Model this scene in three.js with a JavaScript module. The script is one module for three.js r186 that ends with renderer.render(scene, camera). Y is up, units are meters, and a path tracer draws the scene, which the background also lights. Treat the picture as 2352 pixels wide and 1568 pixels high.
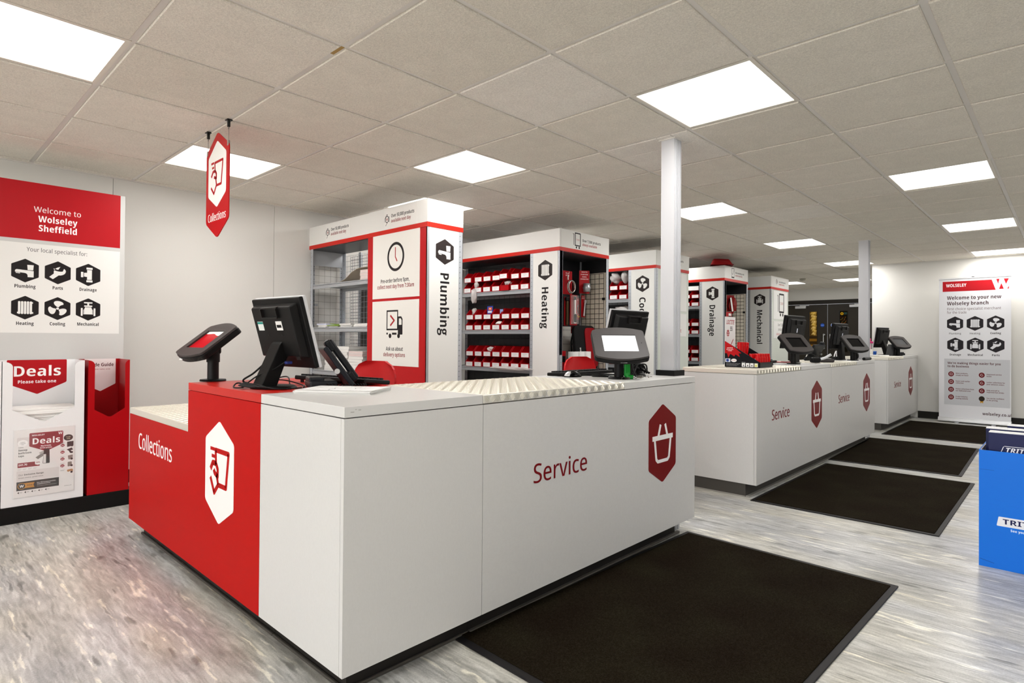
import * as THREE from 'three';
import { RoundedBoxGeometry } from 'three/addons/geometries/RoundedBoxGeometry.js';
import { mergeGeometries, mergeVertices } from 'three/addons/utils/BufferGeometryUtils.js';
import { FontLoader } from 'three/addons/loaders/FontLoader.js';
import { TextGeometry } from 'three/addons/geometries/TextGeometry.js';
import { RectAreaLightUniformsLib } from 'three/addons/lights/RectAreaLightUniformsLib.js';

// ---------------------------------------------------------------- camera, light, exposure
// x runs along the service counters, -z towards the left wall, y up, metres; the camera stands over the origin.
const scene = new THREE.Scene();
scene.background = new THREE.Color().setRGB(3.6, 3.7, 3.85);        // an overcast day, seen only through the shop window behind the camera
const FOCAL = 1354.97, YAW = 0.74854, PITCH = 0.008422, ROLL = 0.007343, EYE = 1.11;
const camera = new THREE.PerspectiveCamera(2 * Math.atan(784 / FOCAL) * 180 / Math.PI, 2352 / 1568, 0.05, 60);
{
  const fw = new THREE.Vector3(Math.cos(YAW), 0, -Math.sin(YAW)), rt = new THREE.Vector3(Math.sin(YAW), 0, Math.cos(YAW)), up = new THREE.Vector3(0, 1, 0);
  const F = fw.clone().multiplyScalar(Math.cos(PITCH)).addScaledVector(up, Math.sin(PITCH));
  const U0 = up.clone().multiplyScalar(Math.cos(PITCH)).addScaledVector(fw, -Math.sin(PITCH));
  const R = rt.clone().multiplyScalar(Math.cos(ROLL)).addScaledVector(U0, Math.sin(ROLL));
  const U = U0.clone().multiplyScalar(Math.cos(ROLL)).addScaledVector(rt, -Math.sin(ROLL));
  camera.position.set(0, EYE, 0);
  camera.quaternion.setFromRotationMatrix(new THREE.Matrix4().makeBasis(R, U, F.clone().negate()));
  camera.setViewOffset(2352, 1568, -24.13, 16.27, 2352, 1568);     // the lens is shifted a little
  camera.updateMatrixWorld(true); camera.updateProjectionMatrix();
}
const renderer = new THREE.WebGLRenderer({ antialias: true });
renderer.toneMapping = THREE.LinearToneMapping;
renderer.toneMappingExposure = 1.56;
renderer.shadowMap.enabled = true;
{ // high sun along the shop front: it lights the pavement outside and does not enter the window
  const sun = new THREE.DirectionalLight(0xfff6ea, 16); sun.name = 'sun'; sun.position.set(-6, 16, -12); sun.target.position.set(-8, 0, 0); sun.castShadow = true;
  Object.assign(sun.shadow.camera, { left: -20, right: 20, top: 20, bottom: -20, near: 1, far: 60 }); sun.shadow.mapSize.set(2048, 2048); sun.shadow.radius = 1; scene.add(sun, sun.target);
}
RectAreaLightUniformsLib.init();
const PANEL_LIGHT = 9.0, PANEL_GLOW = 1.6, PANEL_COLOR = 0xfffdfa;    // the ceiling panels

// ---------------------------------------------------------------- helpers
let seed = 7;
const rnd = () => { seed = (seed + 0x6d2b79f5) | 0; let t = Math.imul(seed ^ (seed >>> 15), 1 | seed); t = (t + Math.imul(t ^ (t >>> 7), 61 | t)) ^ t; return ((t ^ (t >>> 14)) >>> 0) / 4294967296; };
const rr = (a, b) => a + (b - a) * rnd();
const H2 = Math.PI / 2;
const counts = new Map();
const numbered = (name) => { const n = counts.get(name) ?? 0; counts.set(name, n + 1); return n ? name + '_' + String(n).padStart(3, '0') : name; };
const clean = (g) => { g = g.index ? g.toNonIndexed() : g; for (const k of Object.keys(g.attributes)) if (!['position', 'normal', 'uv'].includes(k)) g.deleteAttribute(k); if (!g.attributes.normal) g.computeVertexNormals(); if (!g.attributes.uv) g.setAttribute('uv', new THREE.BufferAttribute(new Float32Array(g.attributes.position.count * 2), 2)); g.clearGroups(); return g; };
const mg = (list) => { list = [].concat(list).map(clean); return list.length === 1 ? list[0] : mergeGeometries(list); };
const B = (w, h, d, x = 0, y = 0, z = 0) => new THREE.BoxGeometry(w, h, d).translate(x, y, z);
const BB = (x0, x1, y0, y1, z0, z1) => B(x1 - x0, y1 - y0, z1 - z0, (x0 + x1) / 2, (y0 + y1) / 2, (z0 + z1) / 2);
const RB = (w, h, d, r, x = 0, y = 0, z = 0, s = 2) => new RoundedBoxGeometry(w, h, d, s, r).translate(x, y, z);
const RBB = (x0, x1, y0, y1, z0, z1, r) => RB(x1 - x0, y1 - y0, z1 - z0, r, (x0 + x1) / 2, (y0 + y1) / 2, (z0 + z1) / 2, 1);
const cyl = (r0, r1, h, n = 20, x = 0, y = 0, z = 0) => new THREE.CylinderGeometry(r1, r0, h, n).translate(x, y, z);   // r0 below, r1 above
const V = (x, y, z) => new THREE.Vector3(x, y, z);
const tube = (pts, r, n = 32, m = 6) => new THREE.TubeGeometry(new THREE.CatmullRomCurve3(pts.map((p) => V(...p))), n, r, m, false);
const rod = (a, b, r, m = 8) => { const A = V(...a), Bv = V(...b), d = Bv.clone().sub(A), g = new THREE.CylinderGeometry(r, r, d.length(), m); g.applyQuaternion(new THREE.Quaternion().setFromUnitVectors(V(0, 1, 0), d.clone().normalize())); return g.translate((A.x + Bv.x) / 2, (A.y + Bv.y) / 2, (A.z + Bv.z) / 2); };
const lathe = (pts, n = 24) => new THREE.LatheGeometry(pts.map((p) => new THREE.Vector2(p[0], p[1])), n);
const rotate = (g, x = 0, y = 0, z = 0) => g.applyMatrix4(new THREE.Matrix4().makeRotationFromEuler(new THREE.Euler(x, y, z)));
function roundPoly(pts, r) {                                             // closed shape with rounded corners
  const s = new THREE.Shape(), n = pts.length, P = pts.map((p) => new THREE.Vector2(p[0], p[1]));
  P.forEach((c, i) => {
    const a = P[(i + n - 1) % n], b = P[(i + 1) % n], ra = Math.min(r, c.distanceTo(a) / 2.05), rb = Math.min(r, c.distanceTo(b) / 2.05);
    const p0 = c.clone().lerp(a, ra / c.distanceTo(a)), p1 = c.clone().lerp(b, rb / c.distanceTo(b));
    if (i) s.lineTo(p0.x, p0.y); else s.moveTo(p0.x, p0.y);
    s.quadraticCurveTo(c.x, c.y, p1.x, p1.y);
  });
  s.closePath();
  return s;
}
const extrude = (shape, depth, bevel = 0, seg = 5) => new THREE.ExtrudeGeometry(shape, { depth: Math.max(depth - 2 * bevel, 1e-5), bevelEnabled: bevel > 0, bevelThickness: bevel, bevelSize: bevel, bevelOffset: -bevel, bevelSegments: 2, curveSegments: seg }).translate(0, 0, bevel);
function stroke(pts, w, depth) {                                         // a flat line of given width, as solid pieces
  const out = [];
  for (let i = 0; i + 1 < pts.length; i++) {
    const [x0, y0] = pts[i], [x1, y1] = pts[i + 1], l = Math.hypot(x1 - x0, y1 - y0);
    out.push(B(l, w, depth).rotateZ(Math.atan2(y1 - y0, x1 - x0)).translate((x0 + x1) / 2, (y0 + y1) / 2, depth / 2));
    if (i) out.push(new THREE.CylinderGeometry(w / 2, w / 2, depth * 0.98, 10).rotateX(H2).translate(x0, y0, depth / 2));
  }
  return out;
}
const mats = new Map();
function M(color, rough = 0.6, metal = 0, extra = {}) {
  const key = JSON.stringify([color, rough, metal, Object.keys(extra)]);
  if (Object.keys(extra).length === 0 && mats.has(key)) return mats.get(key);
  const m = new THREE.MeshPhysicalMaterial({ color, roughness: rough, metalness: metal, specularIntensity: metal > 0.3 || extra.transmission ? 1 : 0.4, ...extra });
  mats.set(key, m);
  return m;
}
function part(parent, name, geos, mat, o = {}) {                        // one named mesh under a thing or a part
  const m = new THREE.Mesh(geos.isBufferGeometry ? clean(geos) : mg(geos), mat);
  m.name = name; parent.add(m);
  if (o.at) m.position.set(...o.at);
  if (o.turn) m.rotation.y = o.turn;
  if (o.kind) m.userData.kind = o.kind;
  if (o.label) m.userData.label = o.label;
  return m;
}
function thing(name, label, category, at = [0, 0, 0], turn = 0, group) {
  const o = new THREE.Group(); o.name = numbered(name); scene.add(o);
  o.position.set(...at); o.rotation.y = turn;
  o.userData = { label, category }; if (group) o.userData.group = group;
  return o;
}
function single(name, label, category, geos, mat, at = [0, 0, 0], turn = 0, group) {
  const m = new THREE.Mesh(mg(geos), mat); m.name = numbered(name); scene.add(m);
  m.position.set(...at); m.rotation.y = turn; m.userData = { label, category }; if (group) m.userData.group = group;
  return m;
}
function structure(name, at = [0, 0, 0]) { const o = new THREE.Group(); o.name = name; o.position.set(...at); o.userData = { kind: 'structure' }; scene.add(o); return o; }
function copyOf(src, label, at, turn = 0, group) {
  const c = src.clone(); c.name = numbered(src.name.replace(/_\d{3}$/, '')); scene.add(c);
  c.position.set(...at); c.rotation.y = turn; c.userData = { ...src.userData, label }; if (group) c.userData.group = group;
  return c;
}
const ORD = ['first', 'second', 'third', 'fourth', 'fifth', 'sixth', 'seventh', 'eighth', 'ninth', 'tenth'];
const font = await new FontLoader().loadAsync('fonts/droid/droid_sans_regular.typeface.json');
const fontBold = await new FontLoader().loadAsync('fonts/droid/droid_sans_bold.typeface.json');
function letters(text, f, cap, width, depth = 0.0008) {                  // baseline at y = 0, left edge at x = 0
  const g = new TextGeometry(text, { font: f, size: 1, depth: 0.05, curveSegments: 5, bevelEnabled: false });
  g.computeBoundingBox(); const b = g.boundingBox, c = new TextGeometry('S', { font: f, size: 1, depth: 0.05 }); c.computeBoundingBox();
  g.translate(-b.min.x, 0, 0).scale(width / (b.max.x - b.min.x), cap / c.boundingBox.max.y, depth / 0.05);
  return g;
}
// ---- computed prints: the drawing callback works in millimetres from the top left corner
function print(wmm, hmm, ppm, draw, bg = '#e9e8e5') {
  const c = document.createElement('canvas'); c.width = Math.round(wmm * ppm / 1000); c.height = Math.round(hmm * ppm / 1000);
  const x = c.getContext('2d'); x.scale(ppm / 1000, ppm / 1000); x.fillStyle = bg; x.fillRect(-5, -5, wmm + 10, hmm + 10);
  draw(x);
  const t = new THREE.CanvasTexture(c); t.colorSpace = THREE.SRGBColorSpace; t.anisotropy = 8;
  return t;
}
function T(x, s, px, py, size, o = {}) {                                 // size = capital height in mm
  x.save(); x.font = (o.bold ? 'bold ' : '') + (o.italic ? 'italic ' : '') + (size / 0.714) + 'px sans-serif'; x.fillStyle = o.color ?? '#1b1718'; x.textBaseline = 'alphabetic';
  const w = x.measureText(s).width, k = o.width ? o.width / w : 1;
  x.translate(px, py); if (o.turn) x.rotate(o.turn); x.scale(k, 1);
  x.fillText(s, o.align === 'center' ? -w / 2 : o.align === 'right' ? -w : 0, 0);
  x.restore();
}
function poly(x, pts, color, r = 0) {
  x.fillStyle = color; x.beginPath();
  const n = pts.length;
  if (r) { x.moveTo((pts[0][0] + pts[n - 1][0]) / 2, (pts[0][1] + pts[n - 1][1]) / 2); for (let i = 0; i < n; i++) x.arcTo(...pts[i], ...pts[(i + 1) % n], r); } else pts.forEach((p, i) => (i ? x.lineTo(...p) : x.moveTo(...p)));
  x.closePath(); x.fill();
}
const line = (x, pts, color, w) => { x.strokeStyle = color; x.lineWidth = w; x.lineCap = 'butt'; x.lineJoin = 'round'; x.beginPath(); pts.forEach((p, i) => (i ? x.lineTo(...p) : x.moveTo(...p))); x.stroke(); };
const disc = (x, cx, cy, r, color, ry) => { x.fillStyle = color; x.beginPath(); x.ellipse(cx, cy, r, ry ?? r, 0, 0, 7); x.fill(); };
const INK = '#1e191a', PAPER = '#e9e8e5', RED = '#b3121c';
function tradeIcon(x, kind, cx, cy, h, ink = INK, paper = PAPER) {       // dark hexagon with a white trade symbol, h = its height
  x.save(); x.translate(cx, cy); x.scale(h / 200, h / 200);
  poly(x, [[0, -100], [90, -52], [90, 52], [0, 100], [-90, 52], [-90, -52]], ink, 9);
  if (kind === 'plumbing') {
    poly(x, [[13, -50], [56, -50], [53, -6], [16, -6]], paper);
    x.fillStyle = paper; x.beginPath(); x.moveTo(-66, 2); x.quadraticCurveTo(-62, -10, -48, -8); x.lineTo(56, 0); x.lineTo(56, 54); x.lineTo(16, 54); x.quadraticCurveTo(20, 22, -6, 20); x.lineTo(-66, 14); x.closePath(); x.fill();
    poly(x, [[-62, 17], [-32, 20], [-34, 27], [-60, 24]], paper);
  } else if (kind === 'parts') {
    x.fillStyle = paper; x.beginPath(); x.moveTo(-60, 40); x.lineTo(-28, 8); x.quadraticCurveTo(-34, -28, -2, -46); x.lineTo(18, -54); x.lineTo(2, -26); x.lineTo(-32, -36); x.lineTo(-24, -20); x.quadraticCurveTo(10, -6, 34, -14); x.lineTo(42, -38); x.quadraticCurveTo(66, -22, 48, 6); x.quadraticCurveTo(30, 24, 6, 22); x.lineTo(-34, 58); x.closePath(); x.fill();
  } else if (kind === 'drainage') {
    poly(x, [[-14, -66], [32, -66], [32, -48], [-14, -48]], paper, 3); poly(x, [[-14, 48], [32, 48], [32, 66], [-14, 66]], paper, 3);
    poly(x, [[-54, -24], [-36, -24], [-36, 24], [-54, 24]], paper, 3); poly(x, [[-9, -44], [27, -44], [27, 44], [-9, 44], [-9, 19], [-32, 17], [-32, -17], [-9, -19]], paper);
  } else if (kind === 'heating') {
    for (let i = 0; i < 5; i++) poly(x, [[-46 + i * 19, -54], [-30 + i * 19, -54], [-30 + i * 19, 54], [-46 + i * 19, 54]], paper, 6);
    poly(x, [[-52, 36], [-44, 36], [-44, 50], [-52, 50]], paper, 2); poly(x, [[44, 36], [54, 36], [54, 50], [44, 50]], paper, 2); poly(x, [[44, -48], [52, -48], [52, -36], [44, -36]], paper, 2);
  } else if (kind === 'cooling') {
    for (let i = 0; i < 3; i++) { x.save(); x.rotate(i * 2.0944 + 0.15); x.fillStyle = paper; x.beginPath(); x.moveTo(-4, -13); x.bezierCurveTo(-52, -40, -36, -70, 4, -66); x.bezierCurveTo(34, -62, 36, -48, 34, -40); x.quadraticCurveTo(12, -32, 6, -13); x.closePath(); x.fill(); x.restore(); }
    disc(x, 0, 0, 10, paper);
  } else if (kind === 'mechanical') {
    poly(x, [[-32, -66], [32, -66], [32, -54], [-32, -54]], paper, 5); poly(x, [[-7, -54], [7, -54], [7, -36], [-7, -36]], paper); poly(x, [[-30, -36], [30, -36], [30, -24], [-30, -24]], paper, 3);
    poly(x, [[-22, -22], [22, -22], [30, 0], [36, 4], [36, 44], [-36, 44], [-36, 4], [-30, 0]], paper); poly(x, [[-54, -12], [-40, -12], [-40, 58], [-54, 58]], paper, 3); poly(x, [[40, -12], [54, -12], [54, 58], [40, 58]], paper, 3);
    line(x, [[-32, 40], [-32, 2]], ink, 2); line(x, [[32, 40], [32, 2]], ink, 2); line(x, [[-20, -18], [20, -18]], ink, 2);
  }
  x.restore();
}
function cartIcon(x, cx, cy, w, h, txt) {                                // hand truck with a box on it
  line(x, [[cx - w * 0.5, cy - h * 0.42], [cx - w * 0.4, cy - h * 0.38], [cx - w * 0.4, cy + h * 0.3]], INK, w * 0.06);
  x.strokeStyle = INK; x.lineWidth = w * 0.09; x.strokeRect(cx - w * 0.22, cy - h * 0.47, w * 0.68, h * 0.78);
  T(x, txt, cx + w * 0.12, cy - h * 0.02, h * 0.1, { color: '#a8363a', align: 'center', width: w * 0.5 });
  disc(x, cx - w * 0.05, cy + h * 0.43, w * 0.09, INK); disc(x, cx + w * 0.32, cy + h * 0.43, w * 0.09, INK);
}
function watchIcon(x, cx, cy, h) {
  x.strokeStyle = INK; x.lineWidth = h * 0.07; x.beginPath(); x.ellipse(cx, cy, h * 0.25, h * 0.3, 0, 0, 7); x.stroke();
  line(x, [[cx - h * 0.1, cy - h * 0.42], [cx + h * 0.1, cy - h * 0.42]], INK, h * 0.07);
  line(x, [[cx - h * 0.12, cy - h * 0.36], [cx - h * 0.34, cy - h * 0.1], [cx - h * 0.36, cy + h * 0.15], [cx - h * 0.5, cy + h * 0.36]], INK, h * 0.05);
  line(x, [[cx + h * 0.05, cy + h * 0.32], [cx - h * 0.22, cy + h * 0.6]], INK, h * 0.05);
  for (let i = 0; i < 4; i++) line(x, [[cx + h * 0.24, cy - h * 0.22 + i * h * 0.13], [cx + h * 0.36, cy - h * 0.2 + i * h * 0.13], [cx + h * 0.36, cy - h * 0.11 + i * h * 0.13]], INK, h * 0.05);
  T(x, 'W', cx, cy + h * 0.12, h * 0.22, { color: '#8e2326', bold: true, align: 'center' });
}
// a thin board with a print on its +z face
function board(parent, name, w, h, d, tex, edge, at, turn = 0, o = {}) {
  const g = new THREE.BoxGeometry(w, h, d), front = M(0xffffff, o.rough ?? 0.45, 0, { map: tex });
  const m = new THREE.Mesh(g, [edge, edge, edge, edge, front, edge]); m.name = name; m.position.set(...at); m.rotation.y = turn;
  if (o.label) m.userData.label = o.label;
  parent.add(m);
  return m;
}
// ---- periodic value noise for the computed textures
const hash = (x, y, s) => { let h = Math.imul(x, 374761393) ^ Math.imul(y, 668265263) ^ Math.imul(s, 2147483647); h = Math.imul(h ^ (h >>> 13), 1274126177); return ((h ^ (h >>> 16)) >>> 0) / 4294967296; };
function vnoise(x, y, px, py, s) {
  const ix = Math.floor(x), iy = Math.floor(y), fx = x - ix, fy = y - iy, u = fx * fx * (3 - 2 * fx), v = fy * fy * (3 - 2 * fy);
  const x0 = ((ix % px) + px) % px, x1 = (x0 + 1) % px, y0 = ((iy % py) + py) % py, y1 = (y0 + 1) % py;
  const a = hash(x0, y0, s), b = hash(x1, y0, s), c = hash(x0, y1, s), d = hash(x1, y1, s);
  return a + (b - a) * u + (c - a) * v + (a - b - c + d) * u * v;
}
function dataTexture(w, h, fn, srgb = true) {                            // fn(u, v) -> [r, g, b] 0..255
  const d = new Uint8Array(w * h * 4);
  for (let j = 0, o = 0; j < h; j++) for (let i = 0; i < w; i++, o += 4) { const c = fn(i / w, j / h); d[o] = c[0]; d[o + 1] = c[1]; d[o + 2] = c[2]; d[o + 3] = 255; }
  const t = new THREE.DataTexture(d, w, h); t.wrapS = t.wrapT = THREE.RepeatWrapping; t.magFilter = THREE.LinearFilter; t.minFilter = THREE.LinearMipmapLinearFilter; t.generateMipmaps = true; if (srgb) t.colorSpace = THREE.SRGBColorSpace; t.needsUpdate = true;
  return t;
}
const clamp = (v) => Math.max(0, Math.min(255, v)), step = (a, b, x) => { const t = Math.max(0, Math.min(1, (x - a) / (b - a))); return t * t * (3 - 2 * t); };
function metreUV(g, sx = 1, sy = 1, ox = 0, oy = 0) {                    // uv in metres / (sx, sy), by the way each face points
  g = clean(g); const p = g.attributes.position, n = g.attributes.normal, uv = g.attributes.uv;
  for (let i = 0; i < p.count; i++) {
    const ax = Math.abs(n.getX(i)), ay = Math.abs(n.getY(i)), az = Math.abs(n.getZ(i));
    const [a, b] = ay >= ax && ay >= az ? [p.getX(i), p.getZ(i)] : ax >= az ? [p.getZ(i), p.getY(i)] : [p.getX(i), p.getY(i)];
    uv.setXY(i, a / sx + ox, b / sy + oy);
  }
  return g;
}
// ---- materials
const floorTex = dataTexture(2048, 2048, (u, v) => {                     // streaked vinyl, 2 m x 4 m, streaks along z
  const wob = (vnoise(u * 30, v * 24, 30, 24, 3) - 0.5) * 0.008 + (vnoise(u * 110, v * 100, 110, 100, 4) - 0.5) * 0.003 + (vnoise(u * 300, v * 400, 300, 400, 6) - 0.5) * 0.0016, a = u + wob;
  const big = vnoise(a * 14, v * 7, 14, 7, 1), mid = vnoise(a * 60, v * 22, 60, 22, 5), fine = vnoise(a * 220, v * 70, 220, 70, 7), hair = vnoise(a * 420, v * 50, 420, 50, 11), grit = vnoise(u * 900, v * 1400, 900, 1400, 13);
  let l = 184 + (big - 0.5) * 26 + (mid - 0.5) * 26 + (fine - 0.5) * 36 + (hair - 0.5) * 30 + (grit - 0.5) * 24;
  const dark = step(0.66, 0.86, vnoise(a * 120, v * 32, 120, 32, 17) * 0.75 + fine * 0.25) * step(0.35, 0.7, vnoise(u * 30, v * 16, 30, 16, 31)), light = step(0.7, 0.86, vnoise(a * 90, v * 24, 90, 24, 19) * 0.7 + vnoise(a * 260, v * 80, 260, 80, 23) * 0.3);
  l = l * (1 - dark * 0.36) + light * (1 - dark) * 42;
  const warm = (vnoise(u * 18, v * 14, 18, 14, 29) - 0.5) * 12 + light * 8;
  return [clamp(l + warm * 0.5), clamp(l + warm * 0.18 - 1), clamp(l - warm * 0.8 - 6)];
});
const grainTex = dataTexture(512, 512, (u, v) => { const l = 128 + (vnoise(u * 128, v * 128, 128, 128, 2) - 0.5) * 120 + (vnoise(u * 256, v * 256, 256, 256, 9) - 0.5) * 110; return [clamp(l), clamp(l), clamp(l)]; }, false);
const tileTex = dataTexture(512, 512, (u, v) => { const n = vnoise(u * 256, v * 256, 256, 256, 41), f = vnoise(u * 120, v * 120, 120, 120, 43), s = vnoise(u * 7, v * 7, 7, 7, 47); const l = 244 + (n - 0.5) * 26 + (f - 0.5) * 16 + (s - 0.5) * 6 - (n > 0.93 ? 40 : 0); return [clamp(l), clamp(l - 1), clamp(l - 3)]; });
const matTex = dataTexture(1024, 1024, (u, v) => { const n = vnoise(u * 512, v * 512, 512, 512, 51), f = vnoise(u * 200, v * 200, 200, 200, 53), b = vnoise(u * 6, v * 6, 6, 6, 57), k = vnoise(u * 1000, v * 1000, 1000, 1000, 59); const l = 25 + (n - 0.5) * 22 + (f - 0.5) * 10 + (b - 0.5) * 8, s = k > 0.9993 ? 120 : 0; return [clamp(l + 5 + s), clamp(l + (b - 0.5) * 3 + s), clamp(l - 8 + s)]; });
const laminateTex = dataTexture(512, 512, (u, v) => { const l = 251 + (vnoise(u * 256, v * 60, 256, 60, 61) - 0.5) * 2 + (vnoise(u * 200, v * 200, 200, 200, 63) - 0.5) * 3; return [clamp(l), clamp(l), clamp(l)]; });
const cardTex = dataTexture(512, 512, (u, v) => { const l = 240 + (vnoise(u * 200, v * 200, 200, 200, 71) - 0.5) * 26 + (vnoise(u * 256, v * 3, 256, 3, 73) - 0.5) * 6; return [clamp(l), clamp(l), clamp(l)]; });
const punchTex = print(40, 80, 2400, (x) => { x.fillStyle = '#b9bdc3'; x.fillRect(0, 0, 40, 80); for (const y of [20, 60]) { disc(x, 20, y, 3.2, '#1c1d1f'); } for (let i = 0; i < 300; i++) { x.fillStyle = `rgba(${200 - (i % 5) * 18},${202 - (i % 5) * 18},${205 - (i % 5) * 18},0.25)`; x.fillRect((i * 37) % 40, (i * 53) % 80, 1.2, 2.2); } }, '#9a9da0');
punchTex.wrapS = punchTex.wrapT = THREE.RepeatWrapping;
const floorMat = M(0xffffff, 0.3, 0, { map: floorTex, bumpMap: grainTex, bumpScale: 0.00025, specularIntensity: 1 });
const tileMats = [0xf0ebe1, 0xece7dd, 0xf2ede4].map((c) => M(c, 0.95, 0, { map: tileTex, bumpMap: grainTex, bumpScale: 0.0006 }));
const freshTile = M(0xf6f2ec, 0.95, 0, { map: tileTex, bumpMap: grainTex, bumpScale: 0.0005 });
const teeMat = M(0xe4e0db, 0.45), wallMat = M(0xdcdad5, 0.7, 0, { bumpMap: grainTex, bumpScale: 0.0002 });
const laminate = M(0xd2d1cf, 0.34, 0, { map: laminateTex }), laminateEdge = M(0xd6d5d2, 0.4), redLam = M(0xb3110f, 0.5, 0, { specularIntensity: 0.12 }), redTop = M(0xbf1a0f, 0.34);
const darkGap = M(0x15130f, 0.8), kickMat = M(0x4a4743, 0.45), plateMat = M(0xe9e5d9, 0.4, 0.65), steel = M(0xb2b5b9, 0.42, 0.45), steelDark = M(0x4b4c4f, 0.42, 0.8), chrome = M(0xd8d8d8, 0.15, 1);
const black = M(0x0b0a0a, 0.45), blackGloss = M(0x0c0c0d, 0.18), charcoal = M(0x3a3636, 0.5), enclosureMat = M(0x35302f, 0.5, 0, { bumpMap: grainTex, bumpScale: 0.0001, specularIntensity: 1 });
const whiteBoard = M(0xe4e3df, 0.42), whitePaint = M(0xc3c3c6, 0.4), silver = M(0xc9c9ca, 0.35, 0.6), paperMat = M(0xecebe8, 0.8), binRed = M(0xb00814, 0.32), signRed = M(0xb50d15, 0.3), deepRed = M(0x730408, 0.34, 0, { specularIntensity: 0.25 }), chairRed = M(0xc3161b, 0.38), cableMat = M(0x0a0a0a, 0.5);
const punched = M(0xffffff, 0.45, 0.35, { map: punchTex });
const clearFilm = M(0xffffff, 0.08, 0, { transmission: 0.92, thickness: 0 });
// ---------------------------------------------------------------- the room
const CEIL = 2.306, GX = 0.661, GV = 2.779, G = 0.6;                     // tile grid: x = GX + 0.6 i, z = -(GV + 0.6 j)
const COL1 = { x0: 3.125, x1: 3.21, z0: -1.785, z1: -1.70 };               // the near post
const X0 = -6.4, X1 = 10.38, XB = 14.2, ZL = -5.26, ZR = 4.4, ZC = -2.253; // left wall, right wall, outer corner of the far wall
{
  const f = structure('floor');
  part(f, 'subfloor', BB(X0 - 0.2, XB + 0.2, -0.2, -0.006, ZL - 0.2, ZR + 0.2), M(0x5a5a58, 0.9));
  const seams = [X0, -4.16, -2.16, -0.16, 1.84, 3.84, 5.84, 7.84, 9.84, 11.84, XB];
  for (let i = 0; i + 1 < seams.length; i++) part(f, 'vinyl_sheet', metreUV(BB(seams[i] + 0.0008, seams[i + 1] - 0.0008, -0.005, 0, ZL, ZR), 2, 4, 0.08 - seams[i] / 2, (i * 0.37) % 1), floorMat);
}
// cells (i, j) that hold a lit panel instead of a tile; the last ones are behind the camera
const LIT = [[-1, 0, 'large lit ceiling panel at the top left corner above the welcome board'], [1, 2, 'lit ceiling panel right behind the hanging red collections sign'], [3, 0, 'lit ceiling panel in front of the plumbing shelving'], [4, 2, 'lit ceiling panel just above the plumbing shelving header'],
  [3, -3, 'large lit ceiling panel above the front of the nearest service counter'], [7, -1, 'lit ceiling panel just right of the near white column'], [7, 2, 'lit ceiling panel hidden behind the heating shelving header'], [7, -4, 'lit ceiling panel at the right, nearest in the row before the far wall'],
  [11, -4, 'lit ceiling panel second in the row towards the banner'], [15, -4, 'lit ceiling panel at the right edge touching the far wall'], [11, -1, 'lit ceiling panel left of the far white column'], [11, 2, 'lit ceiling panel peeping over the cooling shelving header'], [15, -1, 'lit ceiling panel crossed by the far white column'],
  [-5, 0, 'lit ceiling panel left of the camera, farther from the door'], [-5, -4, 'lit ceiling panel behind the camera at left'], [-1, -4, 'lit ceiling panel over the camera'], [3, -7, 'lit ceiling panel right of the camera, nearest'], [7, -8, 'lit ceiling panel right of the camera, second'], [11, -8, 'lit ceiling panel right of the camera, third'], [-1, -8, 'lit ceiling panel behind the camera at right'], [-9, 0, 'lit ceiling panel left of the camera near the shop window'], [-9, -4, 'lit ceiling panel behind the camera near the shop window']];
const BACK = [[19.45, 0, 'lit ceiling panel behind the far column, before the dark double door'], [19.45, 2, 'lit ceiling panel right of the mechanical shelving, before the dark double door']];
const frustum = new THREE.Frustum().setFromProjectionMatrix(new THREE.Matrix4().multiplyMatrices(camera.projectionMatrix, camera.matrixWorldInverse));
const seen = (x, y, z, r) => frustum.intersectsSphere(new THREE.Sphere(V(x, y, z), r));
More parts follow.
